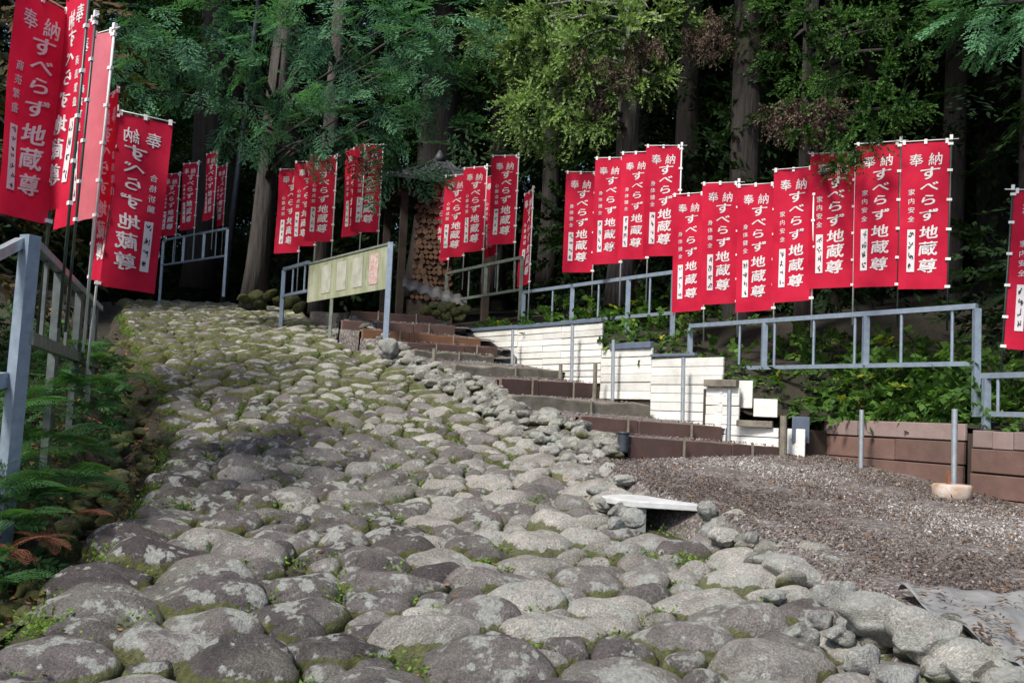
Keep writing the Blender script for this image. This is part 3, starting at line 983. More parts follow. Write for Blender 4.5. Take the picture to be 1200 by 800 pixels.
# ------------------------------------------------------------------ plank steps
stv = []
NAMES = ['lowest', 'second', 'third', 'fourth', 'fifth', 'sixth', 'seventh', 'eighth', 'ninth', 'topmost']
for k, (ax, ay, ad, bx, by, bd, h, kind) in enumerate(STEPS):
    a = P(ax, ay, ad); b = P(bx, by, bd)
    mid = (a + b) / 2
    root = empty('plank_step', (mid[0], mid[1], mid[2] - h))
    desc = {'brown': 'brown board', 'timber': 'weathered grey timber', 'orange': 'orange brown board'}[kind]
    tag(root, f'{NAMES[k]} riser of the plank steps, {desc} holding back earth', 'step', 'plank steps')
    L = np.linalg.norm(b - a); dv = (b - a) / L
    cuts = [0, 1] if kind == 'timber' else ([0, 0.38, 1] if k % 2 else [0, 0.62, 1])
    th = 0.10 if kind == 'timber' else 0.045
    for c0, c1 in zip(cuts[:-1], cuts[1:]):
        s_ = a + dv * (L * c0 + 0.004); e_ = a + dv * (L * c1 - 0.004)
        mb = MB()
        wob = 0.02 if kind == 'timber' else 0.004
        pts = np.linspace(s_, e_, 9)
        nx = np.cross(dv, [0, 0, 1]); nx /= np.linalg.norm(nx)
        V = []
        for i_, pt in enumerate(pts):
            for (u, v) in ((-.5, -1.25), (.5, -1.25), (.5, 0), (-.5, 0)):
                V.append(pt + nx * (u * th) + np.array([0, 0, v * h + random.uniform(-wob, wob) * (v == 0)]))
        Q = []
        for i_ in range(8):
            o_ = i_ * 4
            for j_ in range(4): Q.append((o_ + j_, o_ + (j_ + 1) % 4, o_ + 4 + (j_ + 1) % 4, o_ + 4 + j_))
        Q += [(3, 2, 1, 0), (32, 33, 34, 35)]
        mb.add(V, Q)
        ob = mb.build('board' if kind != 'timber' else 'timber', M[kind], root, off=root.location)
        bevel(ob, 0.008 if kind != 'timber' else 0.02, 2)
    for f in ((0.3, 0.75) if kind != 'timber' else (0.55,)):
        c = a + dv * L * f - np.cross(dv, [0, 0, 1]) * -0.04
        mb = MB(); mb.bar(c + [0, -.02, -h - .05], c + [0, -.02, 0.02], 0.02, 0.03); mb.build('peg', M['timber'], root, off=root.location)
    stv.append((a, b, h))
# earth treads between the risers
mb = MB(); tt = []
for k, (a, b, h) in enumerate(stv):
    back = np.array([-.02, .05, -0.02])
    if k + 1 < len(stv):
        a2, b2, h2 = stv[k + 1]
        A2 = a2 + [0, .03, -h2]; B2 = b2 + [0, .03, -h2]
    else:
        A2 = a + [-1.2, 3, 0.25]; B2 = b + [-1.0, 3, 0.25]
    A = a + back; B = b + back
    ext = (B - A) / np.linalg.norm(B - A)
    A = A - ext * 0.02; B = B + ext * 0.35; A2 = A2 - ext * 0.02; B2 = B2 + ext * 0.5
    n = 10; V = []
    for i_ in range(5):
        for j_ in range(n):
            u = max(0, (j_ - 1) / (n - 2)); v = i_ / 4
            q = (A * (1 - u) + B * u) * (1 - v) + (A2 * (1 - u) + B2 * u) * v
            if j_ == 0: q = q - ext * .01 - np.array([0, 0, .3])
            V.append(q + [0, 0, (random.random() - .5) * .03])
    Q = [(i_ * n + j_, i_ * n + j_ + 1, (i_ + 1) * n + j_ + 1, (i_ + 1) * n + j_) for i_ in range(4) for j_ in range(n - 1)]
    mb.add(V, Q)
o = mb.build('step_treads', M['gravel'], None, True); o['kind'] = 'structure'
# chips on the treads
pos = []
for k in range(len(stv) - 1):
    a, b, h = stv[k]; a2, b2, h2 = stv[k + 1]
    for _ in range(260):
        u, v = random.random(), random.random()
        pos.append((a * (1 - u) + b * u) * (1 - v) + (a2 - [0, 0, h2]) * (1 - u) * v + (b2 - [0, 0, h2]) * u * v + [0, 0, .012])
tag(scatter_solid('tread_chips', len(pos), np.array(pos), 0.004, 0.013, M['chip'], 0.3), 'brown wood chips lying on the plank step treads', 'wood chips', kind='stuff')
# short stakes at the step ends
for px, y0, y1, Y, lab in ((696, 425, 468, 12.55, 'short grey wooden stake at the end of the fourth step riser'), (656, 427, 449, 13.2, 'stubby grey wooden stake at the end of the fifth step riser'), (574, 414, 428, 13.9, 'little wooden stub at the end of the sixth step riser'),
                           (917, 487, 541, 10.35, 'weathered wooden post between white siding and lowest step'), (508, 408, 424, 12.8, 'little wooden stub before the sixth step riser')):
    a = P(px, y1 + 4, Y); b = P(px, y0, Y); b[:2] = a[:2]
    mb = MB(); wd = 0.055 if px != 917 else 0.075
    mb.tube([a - [0, 0, .05], a * .5 + b * .5 + [.004, 0, 0], b], [wd * .52, wd * .5, wd * .46], 10)
    o = mb.build('stake', M['timber'], None, off=a); o.location = a
    tag(o, lab, 'stake', 'wooden stakes of the steps')

# ------------------------------------------------------------------ white siding wall
ww = empty('white_siding_wall', WALL[6] - [0, 0, 0.8])
tag(ww, 'stepped retaining wall of white siding boards below the railings', 'wall')
WB = np.array(ww.location)


def board(parent, a, b, z0, z1, th, mat, name='board', base=WB, out=0.0, bev=0.006):
    """an upright board between plan points a and b from z0 to z1"""
    a = np.array([a[0], a[1], (z0 + z1) / 2]); b = np.array([b[0], b[1], (z0 + z1) / 2])
    d = b - a; nrm = np.array([d[1], -d[0], 0]); nrm /= np.linalg.norm(nrm)
    if nrm[1] > 0: nrm = -nrm
    mb = MB(); mb.bar(a + nrm * out, b + nrm * out, th, z1 - z0)
    o = mb.build(name, mat, parent, off=base)
    return bevel(o, bev, 2)


SECT = [  # right pixel/distance, left pixel/distance, top pixel row measured at left, lowest z
    ((705, 12.85), (606, 14.5), 2.73, 1.95), ((606, 14.5), (546, 15.6), 2.74, 2.25), ((764, 12.0), (705, 12.85), 2.37, 1.75), ((848, 11.1), (764, 12.0), 2.24, 1.45), ((867, 10.95), (828, 11.25), 1.90, 1.25), ((915, 10.62), (855, 11.0), 1.47, 1.08)]
for si, ((rx, rd), (lx, ld), top, low) in enumerate(SECT):
    a = P(rx, 430, rd); b = P(lx, 430, ld)
    L = np.hypot(*(b - a)[:2]); n = max(1, round(L / 0.9))
    hc = 0.105 if si in (2, 3, 4, 5) else 0.088
    z = top; row = 0
    while z > low:
        cut = np.linspace(0, 1, n + 1)
        cut[1:-1] += (0.35 if row % 2 else -0.1) / n
        for c0, c1 in zip(cut[:-1], cut[1:]):
            s_ = a + (b - a) * (c0 + 0.002); e_ = a + (b - a) * (c1 - 0.002)
            tilt = random.uniform(-0.004, 0.004)
            oo = board(ww, s_, e_, z - hc + 0.006 + tilt, z + tilt, 0.03, M['white'], out=random.uniform(-.007, .007) - 0.02 * (si == 4))
        z -= hc; row += 1
    # backing earth
    board(ww, a + [0, .06, 0], b + [0, .06, 0], low - .3, top - 0.02, 0.05, M['darkwood'], 'backing', bev=0.002)
# caps
for (x0, d0, x1, d1, z, hh) in ((606, 14.5, 705, 12.85, 2.755, .05), (546, 15.6, 606, 14.5, 2.765, .05), (716, 12.7, 764, 12.0, 2.40, .075), (764, 12.0, 816, 11.45, 2.265, .035)):
    board(ww, P(x0, 430, d0), P(x1, 430, d1), z - hh / 2 + .01, z + hh / 2 + .01, 0.06, M['cap'], 'cap_strip', out=.01)
board(ww, P(828, 430, 11.25), P(866, 430, 10.95), 1.905, 1.985, 0.06, M['timber'], 'cap_board', out=.02)
board(ww, P(866, 430, 10.85), P(908, 430, 10.65), 1.475, 1.545, 0.05, M['timber'], 'cap_board', out=.02)
for (x0, x1, y0, y1, Y) in ((868, 884, 446, 478, 11.1), (884, 912, 467, 488, 10.9), (924, 945, 502, 541, 10.55)):
    a = P(x0, y0, Y); b = P(x1, y0, Y - .1); c = P(x0, y1, Y)
    board(ww, a, b, c[2], a[2], 0.02, M['white'], 'offcut', out=.03)
board(ww, P(926, 500, 10.52), P(946, 500, 10.55), 1.33, P(936, 488, 10.5)[2], 0.02, M['cap'], 'offcut', out=.05)
board(ww, P(946, 500, 10.6), P(967, 500, 10.75), 1.05, 1.47, 0.05, M['darkwood'], 'backing', out=.0)

# brown board walls beside the gravel
for wi, (x0, d0, x1, d1, tz, lab) in enumerate(((967, 10.8, 1133, 9.12, 1.585, 'low retaining wall of three brown boards between two pipe stakes'), (1141, 9.0, 1310, 7.7, 1.535, 'low brown board wall with split boards beside the last railing section'))):
    a = P(x0, 500, d0); b = P(x1, 500, d1)
    root = empty('brown_board_wall', ((a + b) / 2)[:2].tolist() + [1.0]); tag(root, lab, 'wall')
    z = tz
    for k, hh in enumerate((0.165, 0.215, 0.215, 0.21)):
        cuts = ((0, .27, 1), (0, .55, 1), (0, 1), (0, 1))[k] if wi == 0 else ((0, .16, .32, .7, 1), (0, .5, 1), (0, .6, 1), (0, 1))[k]
        for c0, c1 in zip(cuts[:-1], cuts[1:]):
            j = random.uniform(-.006, .006)
            board(root, a + (b - a) * (c0 + .003), a + (b - a) * (c1 - .003), z - hh + .012 + j, z + j, 0.035, M['brownpale'] if k == 0 else M['brown'], out=.012 * k + random.uniform(-.004, .004), base=np.array(root.location))
        z -= hh
    board(root, a + [0, .07, 0], b + [0, .07, 0], 0.7, tz - .03, 0.05, M['darkwood'], 'backing', base=np.array(root.location), bev=.002)

# pipe stakes
PS = [(1010, 480, 553, 9.95, .024, 'tall', 'galvanised pipe stake before the middle of the brown board wall'), (1119, 479, 574, 8.85, .026, 'tall', 'galvanised pipe stake standing by the round concrete pedestal before the brown wall'), (855, 457, 517, 10.7, .024, '', 'galvanised pipe stake at the lower end of the white siding wall'),
      (801, 419, 496, 11.35, .024, '', 'galvanised pipe stake before the middle white siding panel'), (719, 398, 468, 12.4, .024, '', 'galvanised pipe stake at the foot of the slate capped panel'), (671, 381, 447, 13.1, .024, '', 'galvanised pipe stake against the tallest white siding panel'), (601, 386, 428, 14.25, .022, '', 'galvanised pipe stake near the upper end of the white wall')]
for px, y0, y1, Y, r, _, lab in PS:
    a = P(px - 1, y1, Y); b = P(px, y0, Y)
    mb = MB(); a2 = a - [0, 0, .1]
    ins = 0.8
    prof = [(a2, r), (b, r), (b, r * ins), (b - (b - a) * .15, r * ins)]
    mb.tube([q for q, _ in prof[:2]], [r, r], 14, cap=False)
    mb.tube([b - [0, 0, .12], b], [r * .8, r * .8], 14, cap=False)
    th = np.arange(14) * 2 * math.pi / 14
    ring = np.stack([np.cos(th), np.sin(th), 0 * th], 1)
    mb.add(np.vstack([b + ring * r, b + ring * r * .8]), [(i, (i + 1) % 14, 14 + (i + 1) % 14, 14 + i) for i in range(14)])
    o = mb.build('pipe_stake', M['galv'], None, True, off=a); o.location = a
    tag(o, lab, 'pipe', 'galvanised pipe stakes')
# concrete foot with rusty bracket
c = P(1116, 582, 8.6); c[2] = ZG(c[0], c[1]) + .06
foot = empty('concrete_pedestal', c - [0, 0, .05]); tag(foot, 'round concrete pedestal with rusty iron bracket on the gravel', 'concrete foot')
mb = MB(); mb.tube([(0, 0, -.06), (0, 0, .0), (0, 0, .085), (0, 0, .10)], [.145, .16, .165, .15], 22)
mb.build('drum', M['stained'], foot, True)
mb = MB(); mb.bar((-.04, .0, .09), (-.04, .0, .21), .012, .05); mb.build('bracket', M['rust'], foot)

# end of a dark corrugated pipe
c = P(730, 530, 8.95)  # corrugated pipe end, shaped as a ribbed cylinder
tubing = empty('corrugated_pipe_end', c); tag(tubing, 'small ribbed black plastic pipe end beside the lowest step', 'tubing')
mb = MB(); zz = np.linspace(0, .175, 15); mb.tube([(0, 0, z_) for z_ in zz], [.045 + .006 * (z_ / .175) + .004 * (i_ % 2) for i_, z_ in enumerate(zz)], 16); mb.build('body', M['blackpl'], tubing, True)
mb = MB(); mb.tube([(0, 0, .168), (0, 0, .182)], [.06, .06], 16); mb.build('rim', M['blackpl'], tubing, True)

# drain under a concrete slab
c = P(781, 592, 7.1)
dr = empty('drain_box', c - [0, 0, .3]); tag(dr, 'concrete drain opening under a rough slab beside the cobbles', 'drain')
dr.rotation_euler[2] = rad(-8)
mb = MB()
V = np.array([(-.38, .55, 0), (.26, 1.15 - .62, 0), (.24, -.02, 0), (-.2, -.02, 0)])
sl = []
for z_ in (0.27, 0.315):
    for (x, yv) in ((-.26, .03), (.25, .0), (.15, .55), (-.34, .66), (-.50, .36)): sl.append((x, yv, z_))
mb.add(sl, [(0, 1, 6, 5), (1, 2, 7, 6), (2, 3, 8, 7), (3, 4, 9, 8), (4, 0, 5, 9)], [(5, 6, 7), (5, 7, 8), (5, 8, 9), (2, 1, 0), (3, 2, 0), (4, 3, 0)])
bevel(mb.build('slab', M['concrete'], dr), .006, 2)
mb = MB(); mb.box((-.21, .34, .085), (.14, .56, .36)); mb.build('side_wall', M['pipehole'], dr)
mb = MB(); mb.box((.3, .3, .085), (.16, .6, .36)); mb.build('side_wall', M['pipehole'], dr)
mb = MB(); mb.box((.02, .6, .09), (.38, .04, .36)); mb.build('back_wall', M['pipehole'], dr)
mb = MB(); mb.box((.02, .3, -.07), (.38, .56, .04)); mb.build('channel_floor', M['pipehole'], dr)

# ground fabric
FX = [on(x, y_, lambda a, b: ZG(a, b) + .03) for x, y_ in ((1052, 697), (1215, 697), (1215, 800), (1150, 762))]
V = []; n = 24
for i_ in range(n):
    for j_ in range(n):
        u, v = i_ / (n - 1), j_ / (n - 1)
        q = (FX[0] * (1 - u) + FX[1] * u) * (1 - v) + (FX[3] * (1 - u) + FX[2] * u) * v
        q = q + np.array([0.02 * math.sin(9 * v + 3), 0.02 * math.sin(7 * u), 0.025 + .018 * math.sin(7 * u + 9 * v) + .009 * math.sin(17 * v - 8 * u) + .005 * math.sin(23 * u + 11 * v) + .003 * math.sin(31 * v - 19 * u) + (.03 if u < .08 else 0) * math.sin(8 * v)])
        V.append(q)
Q = [(i_ * n + j_, (i_ + 1) * n + j_, (i_ + 1) * n + j_ + 1, i_ * n + j_ + 1) for i_ in range(n - 1) for j_ in range(n - 1)]
fab = MB().add(np.array(V), Q).build('ground_fabric', M['fabric'], None, True, off=FX[0]); fab.location = FX[0]
sm = fab.modifiers.new('t', 'SOLIDIFY'); sm.thickness = 0.004
n = 420
uv = RNG.random((n, 2)); c4 = [np.array(q) for q in FX]
pp = np.array([(c4[0] * (1 - u) + c4[1] * u) * (1 - v) + (c4[3] * (1 - u) + c4[2] * u) * v for u, v in uv]) + [0, 0, .055]
keep = (np.sin(9 * uv[:, 0]) * np.sin(7 * uv[:, 1] + 1) > -.1); pp = pp[keep]; n = len(pp)
d = RNG.normal(size=(n, 3)); d[:, 2] *= 0.1; d /= np.linalg.norm(d, axis=1)[:, None]
tag(leaves_obj('fabric_litter', diamonds(pp, d, np.tile([0, 0, 1.0], (n, 1)) + RNG.normal(size=(n, 3)) * .3, RNG.uniform(.02, .07, n), RNG.uniform(.005, .018, n)), RNG.random(n) * .6, M['litter']), 'dry twigs and leaves on the grey ground fabric', 'twig litter', kind='stuff')
tag(fab, 'crumpled grey weed control fabric lying on the gravel', 'fabric')

# ------------------------------------------------------------------ railings


def railing(label, group, top, bot, posts, thin, legs, mat=None, wd=0.05, leglen=0.5):
    """top, bot: ((px,py,d),(px,py,d)) rails; posts/thin: pixel columns of uprights; legs: columns whose posts reach the ground"""
    mat = mat or M['steel']
    A, B = P(*top[0]), P(*top[1]); zt = (A[2] + B[2]) / 2; A[2] = B[2] = zt
    C_, D_ = P(*bot[0]), P(*bot[1]); zb = (C_[2] + D_[2]) / 2
    root = empty('railing', (A + B) / 2 - [0, 0, zt - zb + leglen]); off = root.location
    tag(root, label, 'railing', group)
    MB().bar(A, B, wd, wd * 1.0).build('top_rail', mat, root, off=off)

    def at_col(px):
        lo, hi = -0.6, 1.6
        best = min(np.linspace(lo, hi, 441), key=lambda t: abs(col(A + (B - A) * t) - px))
        return A + (B - A) * best

    def col(q):
        c = R3.T @ (q - EYE); return 600 + FPX * c[0] / -c[2]
    c0, c1 = at_col(bot[0][0]), at_col(bot[1][0]); c0[2] = c1[2] = zb
    MB().bar(c0, c1, wd * .9, wd * .9).build('bottom_rail', mat, root, off=off)
    for px in posts:
        q = at_col(px); MB().bar(np.r_[q[:2], zb - (leglen if px in legs else 0)], np.r_[q[:2], zt - wd * .45], wd * 1.2, wd * 1.2).build('post', mat, root, off=off)
    for px in thin:
        q = at_col(px); MB().tube([np.r_[q[:2], zb], np.r_[q[:2], zt]], [.016, .016], 8).build('baluster', mat, root, off=off)
    return root


G = 'blue grey steel railings'
railing('lowest full railing section, blue grey steel, above the brown board wall', G, ((809, 384, 12.55), (1145, 356, 9.35)), ((812, 436, 12.5), (1145, 421, 9.35)), [809, 897, 1015, 1145], [868, 909, 954, 1003, 1057, 1117], [809, 1145])
railing('railing section behind the white siding wall, second step up', G, ((614, 343, 15.9), (792, 318, 13.0)), ((614, 384, 15.9), (792, 364, 13.0)), [614, 671, 737, 790], [648, 702, 762], [614, 671, 737, 790])
railing('mossy railing section above the steps beside the wood store', G, ((524, 321, 18.2), (612, 301, 15.95)), ((524, 353, 18.2), (612, 340, 15.95)), [524, 570, 612], [550, 584, 604], [524, 612], M['mosssteel'])
railing('railing section past the double post, above split brown boards', G, ((1150, 441, 9.15), (1290, 436, 8.0)), ((1150, 486, 9.15), (1290, 486, 8.0)), [1156], [1170], [1156], leglen=.3)
railing('far railing at the bend of the road under small banners', G, ((192, 286, 23.6), (267, 263, 21.6)), ((192, 318, 23.6), (267, 292, 21.6)), [192, 216, 240, 267], [204, 228, 254], [192, 267], leglen=.9)
railing('short railing joining the weathered notice panel', G, ((333, 315, 16.1), (362, 308, 15.2)), ((333, 346, 16.1), (362, 342, 15.2)), [333], [344, 358], [333])
# left: the near post and its rails
lp = empty('railing', P(8, 560, 6.0)); tag(lp, 'near left railing with wide steel post beside the fern bank', 'railing', G)
off = np.array(lp.location)
tp = P(36, 276, 6.0); bp = tp + (P(9, 560, 6.0) - tp) * 1.3
MB().bar(bp, tp, .085, .085, up=(.5, 1, 0)).build('post', M['steel'], lp, off=off)
far = P(116, 368, 10.4); far[2] = tp[2] - .04
MB().bar(tp - [0, 0, .03], far, .07, .05).build('top_rail', M['steel'], lp, off=off)
m1 = P(33, 396, 6.0); m2 = far.copy(); m2[2] = m1[2]
MB().bar(m1, m2, .06, .08).build('bottom_rail', M['mosssteel'], lp, off=off)
for f, wd in ((.16, .03), (.30, .07), (.44, .03), (.6, .07), (.75, .03), (.9, .07)):
    q = tp + (far - tp) * f
    MB().bar(np.r_[q[:2], m1[2] - (.9 if wd > .05 else 0)], np.r_[q[:2], tp[2] - .06], wd * .8, wd * .8).build('post' if wd > .05 else 'baluster', M['darksteel'], lp, off=off)
nr = P(-150, 372, 5.0)
MB().bar(P(36, 285, 6.0) + [-.05, -.02, 0], nr, .06, .06).build('sloping_rail', M['galv'], lp, off=off)
nr2 = P(-120, 470, 5.2)
MB().bar(P(14, 445, 5.98) + [-.05, 0, 0], nr2, .07, .09).build('side_rail', M['steel'], lp, off=off)

# ------------------------------------------------------------------ banners
GLY = {}


def glyph(ch, bold=0.022):
    k = (ch, bold)
    if k in GLY: return GLY[k]
    cu = bpy.data.curves.new('g', 'FONT'); cu.body = ch; cu.size = 1; cu.resolution_u = 3
    cu.extrude = 0.5
    ob = bpy.data.objects.new('g', cu); COL.objects.link(ob)
    bpy.context.view_layer.update()
    me = bpy.data.meshes.new_from_object(ob.evaluated_get(bpy.context.evaluated_depsgraph_get()))
    V = np.array([v.co[:] for v in me.vertices]); F = [tuple(p.vertices) for p in me.polygons]
    bpy.data.objects.remove(ob); bpy.data.curves.remove(cu); bpy.data.meshes.remove(me)
    c = (V.min(0) + V.max(0)) / 2; s = (V.max(0) - V.min(0))
    V = V - c; sc = max(s[0], s[1]); V[:, :2] /= sc
    T = []
    for f in F:
        for q in range(1, len(f) - 1): T.append((f[0], f[q], f[q + 1]))
    T = np.array(T); n = len(V)
    sh = [(0, 0), (bold * .8, bold * .35), (-bold * .8, -bold * .2), (0, -bold * .6), (bold * .3, bold * .7)]
    V = np.concatenate([V * [1, 1, 1 + .09 * q] + [a, b, 0.0] for q, (a, b) in enumerate(sh)]); T = np.concatenate([T + n * q for q in range(len(sh))])
    GLY[k] = (V, T, s[:2] / sc)
    return GLY[k]


BW, BH = 0.46, 1.5


def wave(u, v, ph, amp):
    """sideways bulge of the cloth; u across from the pole 0..1, v down 0..1"""
    return amp * u * (np.sin(2.6 * u + 2.2 * v + ph) * (0.5 + 0.8 * v) + 0.35 * np.sin(7 * u - 3 * v + ph * 2)) + 0.006 * np.sin(9 * v + 5 * u + ph)


def ink_marks(rng, n):
    """handwriting too small to read: n brushed signs in a column, strokes as bars (x,z) in a unit square each"""
    out = []
    for k in range(n):
        for _ in range(rng.integers(4, 7)):
            a = rng.uniform(-.38, .38, 2); an = rng.choice([0.1, 1.5, 0.8, -0.9]) + rng.normal(0, .15); L = rng.uniform(.25, .6)
            out.append((k, a, an, L, rng.uniform(.07, .13)))
    return out


SMALL = {'body': '身体健全', 'home': '家内安全', 'trade': '商売繁盛', 'exam': '合格祈願', 'heart': '心願成就'}


def make_banner(label, group, top, bottom, H_px_dist, side=1, yaw=0.0, small='body', mirror=False, cloth='red', marks=4, pole='polew', strip=True, seed=0, polelen=None, amp=0.042, scale=1.0, text=True, lean=0.0, bw=0.46):
    """top: photo pixel of the pole-side upper corner; side=1: pole on the viewer's right of the cloth, -1: on the left.
       yaw turns the cloth about its pole; mirror: the print is seen from the back"""
    rng = np.random.default_rng(seed + 11)
    BW = bw
    Y = H_px_dist
    c = P(top[0], top[1], Y)
    ground = polelen if polelen else 0.95
    ray = math.atan2(c[0], c[1])
    Lp = BH * scale + ground; az = -ray + yaw
    root = empty('votive_banner', (c[0] - math.cos(az) * math.sin(lean) * Lp, c[1] - math.sin(az) * math.sin(lean) * Lp, c[2] - math.cos(lean) * Lp))
    root.rotation_euler = (0, lean, -ray + yaw)
    root.scale = (scale,) * 3
    tag(root, label, 'banner', group)
    zt = BH + ground / scale
    ph = rng.uniform(0, 6.28)
    x_of = lambda u: -side * (0.012 + u * BW)
    # cloth
    nu, nv = 9, 25
    uu, vv = np.meshgrid(np.linspace(0, 1, nu), np.linspace(0, 1, nv))
    V = np.stack([x_of(uu) + 0 * vv, wave(uu, vv, ph, amp), zt - vv * BH - 0.012 * uu * np.sin(3 * vv + ph) - 0.02 * uu * vv], axis=-1).reshape(-1, 3)
    i = np.arange(nv - 1)[:, None] * nu; j = np.arange(nu - 1)[None]
    Q = np.stack([i + j, i + j + 1, i + nu + j + 1, i + nu + j], axis=-1).reshape(-1, 4)
    cl = put('cloth', mesh_np('cloth', V, [Q], None, True), M[cloth], root)
    # pole, crossbar, loops
    MB().tube([(0, 0, 0), (0, 0, zt + 0.05)], [.011, .010], 8).build('pole', M[pole], root, True)
    MB().box((0, 0, zt + .035), (.03, .03, .05)).build('pole_cap', M['whitepl'], root)
    MB().tube([(side * .07, 0, zt + .018), (x_of(1.04), float(wave(1, 0, ph, amp)), zt + .012)], [.0055, .0055], 6).build('crossbar', M['whitepl'], root, True)
    lm = LOOP[0]; tm = LOOP[1]
    for v in (0.02, .2, .4, .6, .8, .985):
        put('loop', lm, M['whitepl'], root, (-side * .006, 0, zt - v * BH))
    for u in (.06, .5, .95):
        put('loop', tm, M['whitepl'], root, (x_of(u), float(wave(u, 0, ph, amp)), zt + .004))
    if not text: return root
    # lettering printed through the cloth: u measured from the viewer's left in the unmirrored print
    def uv_to(uL, v, th):
        u = uL if side == -1 else 1 - uL
        if mirror: u = 1 - u
        return np.stack([x_of(u), wave(u, v, ph, amp) + th, zt - v * BH - 0.012 * u * np.sin(3 * v + ph) - 0.02 * u * v], axis=-1)

    def letters(name, items, mat, bold):
        Vs, Ts, n = [], [], 0
        for ch, uc, vc, su, sv, sh in items:
            g, T, ext = glyph(ch, bold)
            xx = g[:, 0] * su; zz = g[:, 1] * sv + sh * g[:, 0] * sv
            xx = xx + 0.03 * su * np.sin(6 * g[:, 1] + uc * 9)
            Vs.append(uv_to(uc + xx, vc - zz, g[:, 2] * 0.007)); Ts.append(T + n); n += len(g)
        put(name, mesh_np(name, np.concatenate(Vs), [np.concatenate(Ts)]), M[mat], root)['kind'] = 'stuff'
    j = lambda s: rng.uniform(-s, s)
    hw = BW / BH
    letters('heading_lettering', [('奉', .31, .118, .28, .28 * hw, .06), ('納', .71, .116, .28, .28 * hw, .06)], 'print', .009)
    main = []
    for ch, v, s in zip('すべらず地蔵尊', (.212, .302, .392, .495, .612, .725, .842), (.40, .36, .33, .38, .37, .38, .38)):
        main.append((ch, .60 + j(.008), v, s, s * hw * (.66 if ch in 'すべらず' else .82), .10))
    letters('main_lettering', main, 'print', .025)
    if small:
        letters('side_lettering', [(ch, .235, .335 + .062 * k, .135, .135 * hw, .08) for k, ch in enumerate(SMALL[small])], 'print', .007)
    if strip:
        nu = 6; v0, v1, u0, u1 = .595, .885, .165, .325
        vs = np.linspace(v0, v1, nu)
        L_ = []
        for th in (-.006, .006):
            for v in vs:
                for u in (u0, u1): L_.append(uv_to(np.float64(u), np.float64(v), th))
        Q = []
        for b in (0, nu * 2):
            for k in range(nu - 1): Q.append((b + 2 * k, b + 2 * k + 1, b + 2 * k + 3, b + 2 * k + 2))
        st = put('name_strip', mesh_np('name_strip', np.array(L_), [np.array(Q)]), M['print'], root)
        Vs, Qs, n = [], [], 0
        for k, a, an, L, t in ink_marks(rng, marks):
            vc = v0 + (v1 - v0) * (k + .5) / marks; cell = (v1 - v0) / marks * .42 * 1.9
            cu, cv = .245 + a[0] * .11, vc + a[1] * cell * .7
            du, dv_ = math.cos(an) * L * .11 * .5, math.sin(an) * L * cell * .5
            nu_, nv_ = -math.sin(an) * t * .11 * .7, math.cos(an) * t * cell * .7
            for th in (-.009, .009):
                for (s1, s2) in ((-1, -1), (1, -1), (1, 1), (-1, 1)):
                    Vs.append(uv_to(np.float64(cu + s1 * du + s2 * nu_), np.float64(cv + s1 * dv_ + s2 * nv_), th))
                Qs.append((n, n + 1, n + 2, n + 3)); n += 4
        put('handwriting', mesh_np('handwriting', np.array(Vs), [np.array(Qs)]), M['ink'], st)['kind'] = 'stuff'
    return root


_m = MB(); _m.box((0, 0, 0), (.05, .026, .026)); LOOP = [mesh_np('loop', np.vstack(_m.V), [np.vstack(_m.Q)])]
_m = MB(); _m.box((0, 0, 0), (.028, .02, .05)); LOOP.append(mesh_np('loop', np.vstack(_m.V), [np.vstack(_m.Q)]))
GR = 'red votive banners on the right railings'


def dist(h): return BH * FPX / h


ORD = ['first', 'second', 'third', 'fourth', 'fifth', 'sixth', 'seventh']
# right, lowest section: pole corner, height in px, seen width, small text
for k, (x, y, h, w_, sm_) in enumerate(((1115, 165, 178, 53, 'home'), (1056, 167, 173, 49, 'home'), (1003, 180, 160, 50, 'home'), (954, 197, 158, 45, 'home'), (909, 216, 150, 43, 'body'), (866, 215, 143, 41, 'body'), (826, 227, 139, 36, 'body'))):
    d = dist(h); yw = math.acos(min(1, (w_ * d / FPX) / BW))
    make_banner(f'red votive banner, {ORD[k]} up from the end post of the lowest full railing', GR, (x, y), None, d, 1, rad([2, -6, 4, -8, -5, 3, -9][k]), sm_, bw=w_ * d / FPX + .005, seed=k, pole='pole' if k in (0, 1) else 'polew', polelen=.42, lean=rad(.6 - .3 * k))
for k, (x, y, h, w_) in enumerate(((799, 172, 131, 41), (763, 179, 128, 32), (732, 186, 126, 32), (699, 203, 119, 35))):
    d = dist(h); yw = math.acos(min(1, (w_ * d / FPX) / BW))
    make_banner(f'red votive banner, {ORD[k]} along the railing behind the white wall', GR, (x, y), None, d, 1, rad([3, -8, -5, 2][k]), 'body', bw=max(.40, w_ * d / FPX), seed=20 + k, polelen=.6)
for k, (x, y, h, w_, yaw) in enumerate(((625, 222, 112, 10, -1.25), (608, 183, 105, 32, -.2), (571, 196, 100, 29, -.4), (548, 205, 98, 26, -.5), (530, 214, 93, 25, -.6))):
    make_banner(f'red votive banner, {ORD[k]} from the tall post of the mossy railing', GR, (x, y), None, dist(h), 1, yaw, 'heart', seed=30 + k, polelen=.6)
make_banner('red votive banner half hidden behind the second one on the mossy railing', GR, (586, 204, ), None, dist(102) + .8, 1, -1.0, 'heart', seed=37, polelen=.6)
GM = 'red votive banners behind the notice panel'
